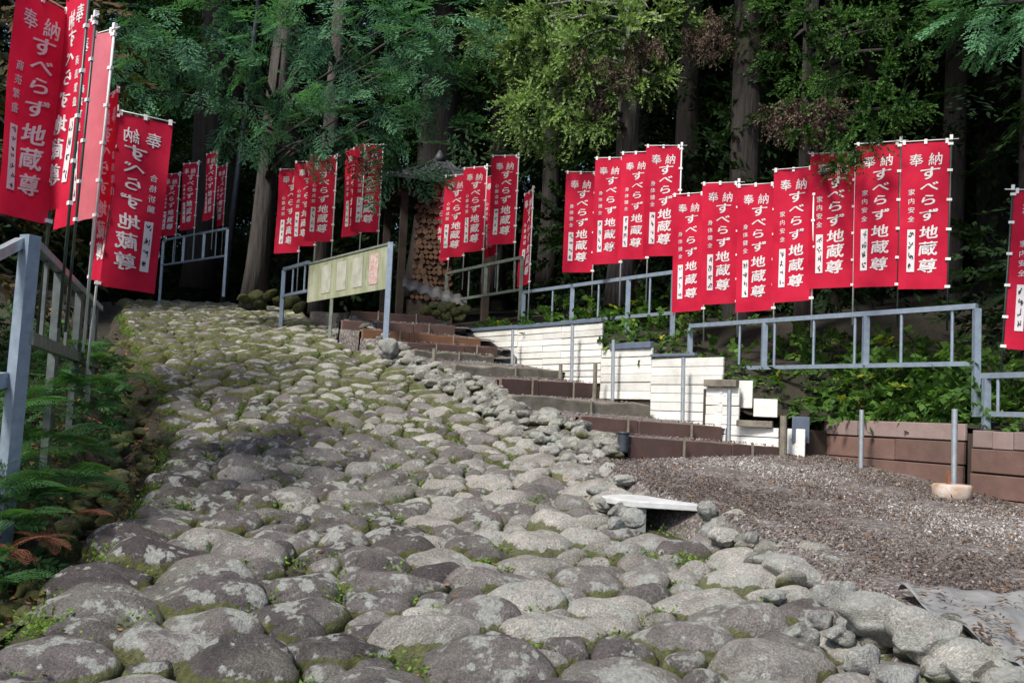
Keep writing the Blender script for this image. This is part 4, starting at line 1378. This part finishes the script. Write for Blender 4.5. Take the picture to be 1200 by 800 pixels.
for k, (x, y, h, yaw, lab) in enumerate(((449, 171, 104, -.1, 'red votive banner under the cypress branch, beside the dark pavilion'), (428, 173, 104, -.75, 'red votive banner overlapped by another under the cypress branch'), (395, 184, 102, -.15, 'red votive banner behind the notice panel, highest of its trio'), (375, 190, 101, -.45, 'red votive banner behind the notice panel, middle of its trio'), (356, 199, 99, -.4, 'red votive banner behind the notice panel, lowest of its trio'))):
    make_banner(lab, GM, (x, y), None, dist(h), 1, yaw, 'heart', seed=40 + k, polelen=.7)
GF = 'small far red votive banners at the bend'
for k, (x, y, h, yaw, lab) in enumerate(((266, 193, 68, -1.15, 'far red votive banner seen edge on at the end of the bend railing'), (255, 178, 80, -1.0, 'far red votive banner hung highest above the bend railing'), (233, 191, 79, -.75, 'far red votive banner between the highest and lowest above the bend railing'), (211, 204, 74, -.6, 'far red votive banner hung lowest above the bend railing'))):
    make_banner(lab, GF, (x, y), None, dist(max(h, 73)), 1, yaw, 'heart', seed=50 + k, polelen=.7)
GL = 'red votive banners on the left railing'
make_banner('bright red banner with reversed print, hanging over the road edge', GL, (136, 131), None, 8.35, -1, .15, 'exam', True, seed=60, polelen=.9, lean=rad(2), amp=.02)
make_banner('narrow red banner edge on, tied behind the reversed print banner', GL, (122, 118), None, 8.15, -1, -1.36, 'trade', True, seed=61, polelen=.6, lean=rad(2.5))
make_banner('pale pink banner without print among the left banners', GL, (134, 36), None, 7.7, 1, -1.02, None, cloth='pink', text=False, seed=62, polelen=.8, lean=rad(2.5))
make_banner('dark red banner with trade blessing print beside the near steel post', GL, (83, 17), None, 6.8, 1, .8, 'trade', seed=63, marks=7, pole='pole', polelen=.8, lean=rad(2))
make_banner('red banner edge on with dark pole before the trade blessing banner', GL, (106, -22), None, 6.4, 1, -1.30, 'trade', True, seed=64, pole='pole', polelen=.8, lean=rad(3))
make_banner('red banner edge on tied between two dark poles on the left railing', GL, (112, 22), None, 7.1, 1, -1.25, 'trade', True, seed=65, pole='pole', polelen=.8, lean=rad(3.5))
make_banner('red banner beyond the double post with dark pole at its left', GR, (1187, 224), None, dist(188), -1, .1, 'home', seed=70, pole='pole', polelen=.6, lean=rad(3.0))

# ------------------------------------------------------------------ notice panel
a = P(456, 290, 13.0); b = P(363, 308, 15.2); h_ = 0.58
npn = empty('notice_panel', P(455, 398, 12.95)); tag(npn, 'weathered greenish notice panel with faded posters on steel posts', 'notice panel')
off = np.array(npn.location)
z1 = (a[2] + b[2]) / 2
dv = (b - a) / np.linalg.norm(b - a); nrm = np.cross(dv, [0, 0, 1.0]); nrm /= np.linalg.norm(nrm)
if nrm[1] > 0: nrm = -nrm
pa, pb = a.copy(), b.copy(); pa[2] = pb[2] = z1 - h_ / 2
mb = MB(); mb.bar(pa, pb, .02, h_); mb.build('panel', M['panel'], npn, off=off)
lo = pa.copy(); hi = pb.copy(); lo[2] = hi[2] = z1 + .015
MB().bar(lo, hi, .045, .03).build('top_rail', M['mosssteel'], npn, off=off)
q = pa - dv * .04
MB().bar(np.r_[q[:2], off[2] - .1], np.r_[q[:2], z1 + .03], .07, .07).build('post', M['steel'], npn, off=off)
q = pa + dv * 1.75
MB().bar(np.r_[q[:2], off[2] - .1], np.r_[q[:2], z1 - h_], .045, .045).build('post', M['mosssteel'], npn, off=off)
M['poster'] = simple('faded_poster', (0.27, 0.27, 0.21), (0.44, 0.43, 0.37), 7, 0.8, 0.1)
M['posterred'] = simple('reddish_poster', (0.38, 0.16, 0.14), (0.56, 0.50, 0.46), 22, 0.8, 0.1)
for f0, f1, m_ in ((.10, .20, 'posterred'), (.28, .40, 'poster'), (.48, .60, 'poster'), (.68, .80, 'poster')):
    s_ = pa + (pb - pa) * f0 + nrm * .014; e_ = pa + (pb - pa) * f1 + nrm * .014
    MB().bar(s_ + [0, 0, .01], e_ + [0, 0, .01], .004, h_ * .72).build('poster', M[m_], npn, off=off)
o = rock(ROCKB[3], None, P(455, 408, 12.9), (.13, .11, .13), 0.3, 'concrete_lump'); tag(o, 'rough concrete lump at the foot of the notice panel post', 'concrete lump')

# ------------------------------------------------------------------ pavilion and wood store
pc = P(512, 250, 20.0); gz = 3.05
pav = empty('small_pavilion', (pc[0], pc[1], gz), rad(18)); tag(pav, 'small dark wooden pavilion with tiled hip roof under the cedars', 'pavilion')
ez = P(470, 228, 20)[2] - gz
for sx in (-1, 1):
    for sy in (-1, 1):
        MB().bar((sx * .85, sy * .85, 0), (sx * .85, sy * .85, ez), .13, .13).build('post', M['darkwood'], pav)
for sx in (-1, 1):
    MB().bar((sx * .85, -1.0, ez - .08), (sx * .85, 1.0, ez - .08), .1, .14).build('beam', M['darkwood'], pav)
    MB().bar((-1.0, sx * .85, ez - .2), (1.0, sx * .85, ez - .2), .1, .12).build('beam', M['darkwood'], pav)
rf = empty('roof', (0, 0, ez)); rf.parent = pav
E_, RH = 1.3, 0.75
for s in range(4):
    Rz = np.array(Matrix.Rotation(s * math.pi / 2, 3, 'Z'))
    for row in range(6):
        t0, t1 = row / 6, (row + 1.12) / 6
        w0, w1 = E_ * (1 - t0), E_ * (1 - min(t1, 1))
        y0, y1 = -E_ * (1 - t0), -E_ * (1 - min(t1, 1))
        curve = lambda t: RH * (t ** 1.25)
        z0, z1_ = curve(t0) + .03, curve(min(t1, 1)) + .0
        V = np.array([(-w0, y0, z0 - .035), (w0, y0, z0 - .035), (w1, y1, z1_ - .035), (-w1, y1, z1_ - .035), (-w0, y0, z0), (w0, y0, z0), (w1, y1, z1_), (-w1, y1, z1_)]) @ Rz.T
        MB().hexa(V).build('tile_course', M['tile'], rf)
    for f in np.linspace(-.9, .9, 10):
        n_ = 1 - abs(f)
        MB().tube(np.array([(f * E_, -E_, .05), (f * E_, -E_ * (1 - n_ * .5), .05 + RH * (n_ * .5) ** 1.25), (f * E_, -E_ * (1 - n_), .04 + RH * n_ ** 1.25)]) @ Rz.T, [.035] * 3, 6).build('tile_rib', M['tile'], rf, True)
MB().tube([(0, 0, RH - .05), (0, 0, RH + .06), (0, 0, RH + .2)], [.12, .1, .02], 10).build('finial', M['tile'], rf, True)
MB().box((0, 0.1, -.01), (2.0, 2.0, .04)).build('ceiling', M['darkwood'], rf)
# firewood
wl = P(486, 322, 18.9)
ws = empty('firewood_stack', (wl[0] + .45, wl[1] + .2, 3.1)); tag(ws, 'stack of split firewood with orange brown ends beside the pavilion', 'firewood')
MB().box((-.15, .15, .25), (.9, .55, .5)).build('plinth', M['darkwood'], ws)
zz = .55; row = 0
while zz < 2.45:
    x = -.52 + (row % 2) * .05
    while x < .2:
        r = random.uniform(.04, .07)
        n_ = random.choice((5, 6, 8)); jy = random.uniform(-.04, .04)
        mb = MB(); mb.tube([(x + r, -.15 + jy, zz), (x + r, .35 + jy, zz)], [r, r * .95], n_)
        mb.build('log', M['logend'], ws)
        x += 2 * r * .93
    zz += .098; row += 1
# loose stones near the top of the steps
hp = empty('stone_heap', P(520, 372, 15.7)); tag(hp, 'small heap of mossy stones at the top of the plank steps', 'stones')
for px, py in ((500, 366), (512, 368), (522, 372), (533, 366), (543, 362), (528, 360), (508, 358), (540, 372), (517, 362)):
    s = random.uniform(.07, .11); rock(random.choice(ROCKG), hp, P(px, py, 15.8), (s * 1.2, s, s * .85), base=np.array(hp.location))
hp = empty('stone_heap', P(310, 344, 17.6)); tag(hp, 'mossy stones at the road edge below the pale lit trunk', 'stones')
for px, py in ((287, 350), (300, 347), (312, 349), (325, 352), (338, 355), (350, 360), (318, 344), (304, 354), (345, 352)):
    q = P(px, py, 17.0); s = random.uniform(.08, .14); rock(random.choice(ROCKG), hp, q, (s * 1.3, s, s * .8), base=np.array(hp.location))
# corrugated sheet lying by the mossy railing
q = P(508, 340, 17.6); V = []
for i_ in range(25):
    for j_ in range(2): V.append((i_ * .05 - .6, j_ * .5 - .25, .03 * math.sin(i_ * 1.57) + .25 * j_))
Q = [(2 * i_, 2 * i_ + 2, 2 * i_ + 3, 2 * i_ + 1) for i_ in range(24)]
cs = MB().add(V, Q).build('corrugated_sheet', M['fabric'], None, True); cs.location = q - [0, 0, .15]; cs.rotation_euler = (0, .25, .2)
cs.modifiers.new('t', 'SOLIDIFY').thickness = .006
tag(cs, 'grey corrugated sheet lying by the mossy railing', 'sheet')
# utility pole
a = P(262, 340, 23.5); b = P(292, 90, 23.5)
o = MB().tube([(0, 0, -.3), (b - a) * .5, (b - a) * 1.6], [.075, .07, .05], 10).build('utility_pole', M['blackpl'], None, True); o.location = a
tag(o, 'thin dark leaning pole between the far banners and the trunks', 'pole')

# ------------------------------------------------------------------ plants on the left bank


def tpl_frond(seed, n=17):
    r = np.random.default_rng(seed)
    p, d, l, wd, t = [], [], [], [], []
    for k in range(n):
        x = .12 + .86 * k / n
        L = .30 * math.sin(math.pi * min(1, (x + .05)) ** .8) ** .8 + .03
        for s in (-1, 1):
            a = s * r.uniform(1.05, 1.25)
            dv = np.array([math.cos(a), math.sin(a), -.18]); dv /= np.linalg.norm(dv)
            o_ = np.array([x, 0, .35 * x - .55 * x * x])
            for j in range(4):
                f = j / 4
                for q in (-1, 1):
                    b = a + q * .9
                    p.append(o_ + dv * L * f); d.append((math.cos(b), math.sin(b), -.1)); l.append(.085 * (1.1 - f) * (L / .3) + .012); wd.append(.03); t.append(r.uniform(-.12, .12))
    return diamonds(p, np.array(d), np.tile([0, 0, 1.0], (len(p), 1)) + r.normal(size=(len(p), 3)) * .12, l, wd), np.array(t)


FR = [tpl_frond(k) for k in range(3)]
frond_me = {}
for mk in ('fern', 'fernred'):
    for k, (q, t) in enumerate(FR):
        for lv in (.3, .65):
            me = mesh_np('frond', q.reshape(-1, 3), [np.arange(len(q) * 4).reshape(-1, 4)], np.repeat(np.clip(t + lv, 0, 1), 4)); me.materials.append(M[mk]); frond_me[mk, k, lv] = me
FERN = []
for (px, py, d, s, mk) in [(60, 440, 7.2, .75, 'fern'), (95, 430, 7.8, .7, 'fern'), (35, 455, 6.6, .7, 'fern'), (110, 455, 7.6, .6, 'fern'), (75, 490, 6.8, .65, 'fern'), (30, 510, 6.2, .65, 'fern'), (120, 500, 7.2, .5, 'fern'), (95, 535, 6.4, .55, 'fern'),
                           (50, 555, 6.0, .5, 'fern'), (20, 580, 5.6, .5, 'fern'), (100, 575, 6.0, .42, 'fernred'), (60, 600, 5.6, .42, 'fernred'), (18, 615, 5.3, .45, 'fernred'), (130, 405, 8.8, .6, 'fern'), (105, 395, 8.8, .7, 'fern'), (140, 425, 8.4, .5, 'fern'), (80, 555, 6.2, .5, 'fern'), (15, 545, 5.8, .6, 'fern'), (5, 650, 5.0, .4, 'fern'), (128, 545, 6.5, .35, 'fernred')]:
    s *= .85; q = P(px - 10, py + 4, d)
    root = empty('fern', q - [0, 0, .12])
    tag(root, 'green fern arching on the shaded bank below the left railing' if mk == 'fern' else 'withered reddish brown fern on the bank above the gutter', 'fern', 'ferns on the left bank' if mk == 'fern' else 'withered ferns on the left bank')
    for k in range(9):
        o = bpy.data.objects.new('frond', frond_me[mk, k % 3, random.choice((.3, .65))]); COL.objects.link(o); o.parent = root
        s_ = s * random.uniform(.6, .9) * (.75 if mk == 'fernred' else 1)
        o.scale = (s_,) * 3
        o.rotation_euler = (random.uniform(-.3, .3), random.uniform(-.45, .15), k * 6.28 / 9 + random.uniform(-.3, .3))


def leaf_mass(name, label, cat, blobs, n_per_m2, tpls, size, mat, tm=.45, group=None, kind=None, off=None, roll=.7, droop=-.1):
    Qs, Ts = [], []
    for c, r in blobs:
        r = np.broadcast_to(np.asarray(r, float), (3,)); n = int(n_per_m2 * (r[0] * r[1] + r[0] * r[2]) * 4) + 4
        pos, d = ball_pts(c, r, n, .3)
        dirs = d * [1, 1, .5] + RNG.normal(size=(n, 3)) * .4 + [0, 0, droop]
        q, t = fill(tpls, pos, dirs, size * RNG.uniform(.7, 1.25, n), np.clip(RNG.normal(tm, .2, n), 0, 1), roll)
        Qs.append(q); Ts.append(t)
    o = leaves_obj(name, np.concatenate(Qs), np.concatenate(Ts), mat, off=off)
    if off is not None: o.location = off
    tag(o, label, cat, group, kind)
    return o


# low ground cover over the left bank and around the railing
blobs = []
for k in range(110):
    Y = random.uniform(4.2, 13); o_ = random.uniform(.5, 2.2)
    blobs.append(((XL(Y) - o_, Y, ZR(Y) + np.interp(o_, LO, LZ) + .1), (.28, .28, .16)))
leaf_mass('bank_ground_cover', 'dark mixed ground cover on the left bank below the railing', 'ground cover', blobs, 22, BRO, .15, M['fern'], .35, kind='stuff')
# shrubs behind the right railings
SH = [(1170, 455, 9.6, .45), (1110, 450, 10.2, .5), (1060, 455, 10.6, .5), (1010, 450, 11.0, .5), (960, 455, 11.4, .5), (915, 455, 11.8, .45), (930, 425, 12.4, .5), (880, 430, 12.6, .45), (990, 415, 12.0, .5), (1090, 420, 11.2, .5), (1190, 490, 9.0, .35), (1050, 478, 10.2, .32), (1100, 482, 9.7, .3), (1000, 478, 10.6, .32), (955, 480, 10.9, .3), (900, 470, 11.3, .35), (860, 415, 13.0, .4), (770, 390, 13.3, .4), (800, 400, 12.9, .4), (745, 385, 13.8, .4), (700, 365, 14.8, .35), (660, 365, 15.5, .35), (630, 370, 16.0, .3), (780, 360, 14.6, .5), (850, 395, 13.8, .5), (1140, 470, 9.6, .3), (870, 440, 12.0, .4), (845, 430, 12.6, .4), (895, 448, 11.8, .38), (825, 415, 13.2, .4), (925, 462, 11.3, .35), (720, 375, 14.4, .35), (1180, 440, 10.2, .5), (1030, 430, 11.6, .5), (950, 435, 12.2, .45)]
for k, (px, py, d, r) in enumerate(SH):
    if py >= 468: d += .55; r *= .85; py -= 8
    q = P(px, py + 8, d); base = np.array([q[0], q[1], q[2] - r * .8])
    leaf_mass('leafy_shrub', 'leafy green bush crowding the bank behind the right railings', 'bush', [(q, (r * 1.15, r, r * .8)), (q + [r * .6, .1, -.15], (r * .6, r * .6, r * .5)), (q + [-r * .6, -.1, -.2], (r * .6, r * .6, r * .5))], 32, RND, .22, M['shrub'], .40, 'bushes behind the right railings', off=base)
# low growth trailing at wall tops
blobs = []
for k in range(60):
    t = random.random(); Y = 8.2 + 8 * t
    blobs.append(((XW(Y) + random.uniform(.28, .7), Y, ZB(Y) + .06), (.22, .2, .10)))
leaf_mass('bank_creepers', 'low creepers and grass along the tops of the retaining walls', 'creepers', blobs, 30, RND, .13, M['shrub'], .45, kind='stuff')

# ------------------------------------------------------------------ trees


def trunk_mesh(pts, rs, n=14, rough=.06, flare=True):
    pts = np.asarray(pts, float); rs = np.asarray(rs, float)
    t = np.linspace(0, 1, 22); k = np.linspace(0, 1, len(pts))
    p = np.stack([np.interp(t, k, pts[:, i]) for i in range(3)], 1); r = np.interp(t, k, rs)
    if flare: r = r * (1 + .3 * np.exp(-t * 26))
    mb = MB(); mb.tube(p, r, n)
    V = mb.V[0]
    cen = np.repeat(p, n, axis=0)
    dv = V[:len(cen)] - cen
    a = np.arctan2(dv[:, 1], dv[:, 0])
    f = 1 + rough * np.sin(3 * a + V[:len(cen), 2] * .7) + rough * .7 * np.sin(7 * a - V[:len(cen), 2]) + RNG.normal(0, rough * .3, len(a))
    V[:len(cen)] = cen + dv * f[:, None]
    return mb


def tree(name, label, cat, px, d, py_base, width_px, height, clumps, tpls, size, mat, bark, dens, tm=.5, dead=(), lean_px=0, roll=.5, droop=-.25, group=None, upper=None):
    b = P(px, py_base, d); r0 = width_px / 2 * d / FPX * .85
    root = empty(name, b); tag(root, label, cat, group)
    top = np.array([lean_px * d / FPX, 0, height])
    trunk_mesh([(0, 0, -.4), top * .25, top * .5, top * .75, top], [r0 * 1.05, r0, r0 * .8, r0 * .5, .03]).build('trunk', M[bark], root, True)
    Qs, Ts = [], []; limb = []
    allc = [(P(cx, cy, cd), rr) for cx, cy, cd, rr in clumps]
    if upper:
        z0, z1, rad_, n = upper
        for k in range(n):
            f = random.random(); a = random.uniform(0, 6.28); rr = rad_ * (1 - .75 * f) * random.uniform(.5, 1)
            allc.append((b + top * ((z0 + (z1 - z0) * f) / height) + [math.cos(a) * rr, math.sin(a) * rr, 0], random.uniform(.45, .8)))
    for c, rr in allc:
        r = np.broadcast_to(np.asarray(rr, float), (3,)) * [.85, .85, .62]
        n = max(6, int(dens * r[0] * r[0] * 12))
        axis = c - (b + top * np.clip((c[2] - b[2]) / height, 0, 1))
        ax = axis / (np.linalg.norm(axis) + 1e-6)
        pos, dd = ball_pts(c, r, n, .15)
        dirs = dd * .7 + ax * .8 + [0, 0, droop] + RNG.normal(size=(n, 3)) * .3
        q, t = fill(tpls, pos, dirs, size * RNG.uniform(.7, 1.3, n), np.clip(RNG.normal(tm, .24, n) + .25 * (pos[:, 2] - c[2]) / r[2], 0, 1), roll)  # top-lit shading painted into the tint, darker low in each clump
        Qs.append(q); Ts.append(t)
        h0 = np.clip((c[2] - b[2]) / height + .03 * (1 if droop < 0 else -1), .05, .95)
        s_ = top * h0; e_ = c - b
        m_ = (s_ + e_) / 2 + [0, 0, .12]
        limb.append((s_, m_, e_))
    for s_, m_, e_ in limb:
        MB().tube([s_, m_, e_], [min(.05, r0 * .4), .028, .008], 6).build('limb', M[bark], root, True)
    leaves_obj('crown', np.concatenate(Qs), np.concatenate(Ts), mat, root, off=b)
    if len(dead):
        Qs, Ts = [], []
        for cx, cy, cd, rr in dead:
            c = P(cx, cy, cd); n = int(26 * rr / .4)
            pos, dd = ball_pts(c, (rr, rr, rr * .7), n, .1)
            q, t = fill(SUG, pos, dd * .4 + [0, 0, -1.0], .32 * RNG.uniform(.7, 1.2, n), np.clip(RNG.normal(.45, .2, n), 0, 1))
            Qs.append(q); Ts.append(t)
        leaves_obj('dead_twigs', np.concatenate(Qs), np.concatenate(Ts), M['dead'], root, off=b)
    return root


# the sunlit cedar behind the white wall
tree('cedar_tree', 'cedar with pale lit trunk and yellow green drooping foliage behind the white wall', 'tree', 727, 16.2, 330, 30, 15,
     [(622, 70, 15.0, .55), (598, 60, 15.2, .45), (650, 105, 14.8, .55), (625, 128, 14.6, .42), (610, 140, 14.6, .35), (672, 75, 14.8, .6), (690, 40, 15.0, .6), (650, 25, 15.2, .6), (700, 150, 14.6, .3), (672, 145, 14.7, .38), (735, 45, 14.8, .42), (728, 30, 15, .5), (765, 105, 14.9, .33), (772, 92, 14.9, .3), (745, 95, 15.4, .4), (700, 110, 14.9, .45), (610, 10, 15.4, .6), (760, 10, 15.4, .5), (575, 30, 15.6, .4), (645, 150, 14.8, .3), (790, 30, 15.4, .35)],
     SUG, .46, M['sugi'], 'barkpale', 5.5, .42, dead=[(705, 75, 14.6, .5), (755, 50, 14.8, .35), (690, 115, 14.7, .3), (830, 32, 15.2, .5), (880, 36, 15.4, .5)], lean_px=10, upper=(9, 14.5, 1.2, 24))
# dark green cedar by the lowest railing
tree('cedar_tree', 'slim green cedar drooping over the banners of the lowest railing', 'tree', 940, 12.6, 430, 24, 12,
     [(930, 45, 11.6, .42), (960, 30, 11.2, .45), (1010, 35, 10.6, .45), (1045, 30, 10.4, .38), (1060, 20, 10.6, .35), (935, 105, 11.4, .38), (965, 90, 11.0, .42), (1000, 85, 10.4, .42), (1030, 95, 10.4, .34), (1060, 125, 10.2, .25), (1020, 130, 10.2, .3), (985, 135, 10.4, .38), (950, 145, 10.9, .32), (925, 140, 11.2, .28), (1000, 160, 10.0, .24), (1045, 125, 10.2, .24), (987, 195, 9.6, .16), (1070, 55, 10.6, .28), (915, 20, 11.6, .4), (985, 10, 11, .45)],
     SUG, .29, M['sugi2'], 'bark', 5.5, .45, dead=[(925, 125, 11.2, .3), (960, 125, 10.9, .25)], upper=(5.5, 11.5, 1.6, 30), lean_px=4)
# the cypress boughs on the left
hc = []
for (cx, cy, rr) in ((160, 50, .6), (200, 30, .7), (190, 80, .5), (240, 60, .7), (150, 20, .6), (250, 110, .5), (290, 60, .7), (285, 115, .5), (270, 145, .35), (330, 50, .7), (350, 95, .6), (345, 135, .5), (330, 150, .4), (390, 40, .7), (400, 90, .65), (395, 140, .5), (380, 160, .4), (440, 50, .7), (445, 105, .6), (430, 150, .5), (410, 175, .4), (455, 170, .35), (490, 60, .6), (500, 95, .5), (525, 65, .45), (545, 50, .35), (475, 125, .45), (470, 195, .28), (480, 20, .6), (530, 15, .6), (300, 10, .7), (370, 10, .7), (430, 10, .7), (215, 110, .35), (175, 105, .3), (515, 140, .3), (310, 165, .3)):
    hc.append((cx, cy, random.uniform(14.0, 16.5), rr))
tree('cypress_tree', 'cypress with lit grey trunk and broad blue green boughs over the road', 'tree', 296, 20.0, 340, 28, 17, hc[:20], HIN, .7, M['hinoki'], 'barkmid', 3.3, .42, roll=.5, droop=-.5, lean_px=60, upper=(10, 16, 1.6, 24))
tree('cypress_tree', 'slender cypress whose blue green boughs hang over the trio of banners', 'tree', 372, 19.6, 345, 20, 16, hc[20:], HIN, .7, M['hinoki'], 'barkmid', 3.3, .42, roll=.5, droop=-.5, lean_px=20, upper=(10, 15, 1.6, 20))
# a cypress at the right edge, only a bough in view
tree('cypress_tree', 'cypress beyond the right railing, pale green bough tip in view', 'tree', 1330, 9.0, 480, 34, 13, [(1180, 5, 8.2, .45), (1150, 8, 8.2, .25), (1210, 20, 8.2, .4), (1230, -20, 8.4, .5), (1150, -30, 8.6, .5)], HIN, .42, M['hinoki'], 'bark', 11, .95, roll=.35, upper=(6, 12.5, 2.0, 22))
# bare lower trunks that stand between
LONE = [(500, 22.5, 330, 50, 18, 'massive dark cedar trunk rising behind the pavilion', 'bark'), (577, 23.0, 330, 27, 17, 'brown cedar trunk right of the massive dark trunk', 'bark'), (866, 15.2, 400, 40, 17, 'ivy clad dark trunk behind the lowest banners', 'bark'), (232, 24.5, 320, 38, 18, 'dark trunk behind the far banners', 'bark'), (640, 21.0, 330, 24, 16, 'dark trunk between the pale cedar and the pavilion', 'bark'), (330, 26.0, 320, 20, 17, 'thin dark trunk behind the slender cypress', 'bark'), (1010, 17.5, 420, 30, 17, 'shaded trunk deep behind the lowest banners', 'bark'), (1110, 15.0, 430, 30, 17, 'shaded trunk deep behind the railing end post', 'bark'), (800, 21.0, 360, 24, 17, 'shaded trunk deep behind the second railing', 'bark')]
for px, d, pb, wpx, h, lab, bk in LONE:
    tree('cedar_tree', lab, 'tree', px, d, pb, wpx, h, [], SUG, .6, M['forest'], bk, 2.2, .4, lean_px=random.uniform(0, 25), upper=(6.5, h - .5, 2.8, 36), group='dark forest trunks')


# forest behind: a few kinds of conifer copied about
def forest_tree(seed, h, r, z0, tp, sz):
    root = empty('forest_conifer')
    trunk_mesh([(0, 0, -.6), (0.05, 0, h * .3), (0, .06, h * .6), (0, 0, h)], [.24, .2, .14, .03], 10).build('trunk', M['bark'], root, True)
    n = 620
    f = RNG.random(n) ** 1.1; z = z0 + (h - z0) * f; rr = r * (1 - f) ** .7 * RNG.uniform(.25, 1, n) + .1; a = RNG.uniform(0, 6.28, n)
    pos = np.stack([np.cos(a) * rr, np.sin(a) * rr, z - rr * .25], 1)
    dirs = np.stack([np.cos(a), np.sin(a), np.full(n, -.35)], 1) + RNG.normal(size=(n, 3)) * .25
    q, t = fill(tp, pos, dirs, sz * RNG.uniform(.7, 1.3, n), np.clip(RNG.normal(.4, .2, n), 0, 1), .4)
    leaves_obj('crown', q, t, M['forest'], root)
    return root


FT = [forest_tree(k, h, r, z0, tp, sz) for k, (h, r, z0, tp, sz) in enumerate(((17, 2.8, 4.2, HINLO, 1.15), (15, 2.6, 3.0, HINLO, 1.05), (18, 3.0, 5.0, HINLO, 1.2)))]
spots = []


def zground(x, y):
    if x > XW(min(y, 34)): return ZB(y) + np.interp(x - XW(min(y, 34)), (.03, .2, .5, 1, 2, 4, 8, 16, 32, 60), [-.02, 0, .05, .1, .2, .4, .9, 2, 4, 7]) if y < 34 else zfloor(x, y)
    if x < XL(y) and y < 34: return ZR(y) + np.interp(XL(y) - x, LO, LZ)
    return zfloor(x, y)


rs = random.Random(5)
while len(spots) < 125:
    y = rs.uniform(4, 52); x = rs.uniform(-.62 * y - 7, .62 * y + 6)
    if y < 27 and XL(y) - 2.2 < x < XW(y) + 2.6: continue
    if y < 16 and x < 0 and x > XL(y) - 3.6: continue
    if y < 15 and x < 0 and x > -14: continue
    if y < 13 and x > 0 and x < XW(y) + 3.4: continue
    if 18 < y < 24 and -7 < x < 2: continue
    if any((x - a) ** 2 + (y - b) ** 2 < 2.3 ** 2 for a, b, *_ in spots): continue
    spots.append((x, y))
for k, (x, y) in enumerate(spots):
    o = FT[k] if k < 3 else copy_tree(FT[k % 3])
    o.location = (x, y, zground(x, y)); o.rotation_euler = (0, 0, rs.uniform(0, 6.28)); s = rs.uniform(.85, 1.25); o.scale = (s, s, s)
    tag(o, 'dark conifer standing in the shaded forest behind the banners', 'tree', 'conifers of the dark forest')


# understorey bushes
def forest_bush(k):
    root = empty('forest_bush')
    n = 380
    pos, d = ball_pts((0, 0, 1.1), (1.5, 1.5, 1.4), n, .2); pos[:, 2] = np.abs(pos[:, 2])
    q, t = fill(BRO, pos, d + [0, 0, -.1] + RNG.normal(size=(n, 3)) * .3, .40 * RNG.uniform(.7, 1.2, n), np.clip(RNG.normal(.5, .25, n), 0, 1), .7)
    leaves_obj('foliage', q, t, M['forest'], root)
    for j in range(4):
        a = j * 1.6 + k; MB().tube([(0, 0, -.3), (math.cos(a) * .3, math.sin(a) * .3, .7), (math.cos(a) * .7, math.sin(a) * .7, 1.6)], [.035, .025, .01], 6).build('stem', M['bark'], root, True)
    return root


FB = [forest_bush(k) for k in range(3)]
sp2 = []
while len(sp2) < 175:
    y = rs.uniform(5, 50); x = rs.uniform(-.6 * y - 5, .6 * y + 5)
    if y < 26 and XL(y) - 2.9 < x < XW(y) + 3.3: continue
    if 17 < y < 22.5 and -6.5 < x < 1: continue
    if any((x - a) ** 2 + (y - b) ** 2 < 1.7 ** 2 for a, b in sp2): continue
    sp2.append((x, y))
for k, (x, y) in enumerate(sp2):
    o = FB[k] if k < 3 else copy_tree(FB[k % 3])
    o.location = (x, y, zground(x, y) - .1); o.rotation_euler = (0, 0, rs.uniform(0, 6.28)); s = rs.uniform(.7, 1.35); o.scale = (s, s, s * rs.uniform(.8, 1.4))
    tag(o, 'dark bush in the undergrowth of the shaded forest', 'bush', 'undergrowth bushes of the forest')
# the wood beyond, one mass
n = 9000
X = RNG.uniform(-50, 44, n); Y = RNG.uniform(50, 62, n); Z = 3 + RNG.random(n) ** 1.25 * 28
q, t = fill(BRO, np.stack([X, Y, Z], 1), RNG.normal(size=(n, 3)) + [0, -.3, -.3], RNG.uniform(1.3, 2.4, n), np.clip(RNG.normal(.45, .25, n), 0, 1), 1.0)
tag(leaves_obj('far_wood', q, t, M['forest']), 'far dark wood closing the view behind the trees', 'wood', kind='stuff')

# broadleaf at the left edge, low dark crown behind the near banners
c = P(-40, 60, 9.5)
tree('maple_tree', 'dark broadleaf tree with some reddish leaves behind the near left banners', 'tree', -60, 9.6, 420, 22, 7, [(0, 60, 9.4, .8), (40, 30, 9.8, .7), (-40, 120, 9.6, .9), (10, 150, 9.4, .7), (25, 210, 9.8, .6), (90, 40, 10.2, .6), (60, 110, 10.2, .7), (-20, 250, 9.8, .8), (110, 90, 10.6, .5), (30, 0, 8.6, .5), (50, 290, 10.4, .5), (90, 230, 10.6, .6), (20, 330, 9.8, .6)], BRO, .34, M['maple'], 'bark', 5, .4, roll=.8)

# ivy on the dark trunk behind the lowest banners
ivy = []
for k in range(26):
    a = random.uniform(2.4, 6.0); zz = random.uniform(1.0, 7.5); q = P(866, 400, 15.2)
    ivy.append(((q[0] + .05 * zz * .3 + math.cos(a) * .3, q[1] + math.sin(a) * .3, q[2] + zz), (.22, .16, .28)))
leaf_mass('ivy', 'dark ivy climbing the trunk behind the lowest banners', 'ivy', ivy, 26, RND, .2, M['forest'], .8, off=np.array(P(866, 400, 15.2)))
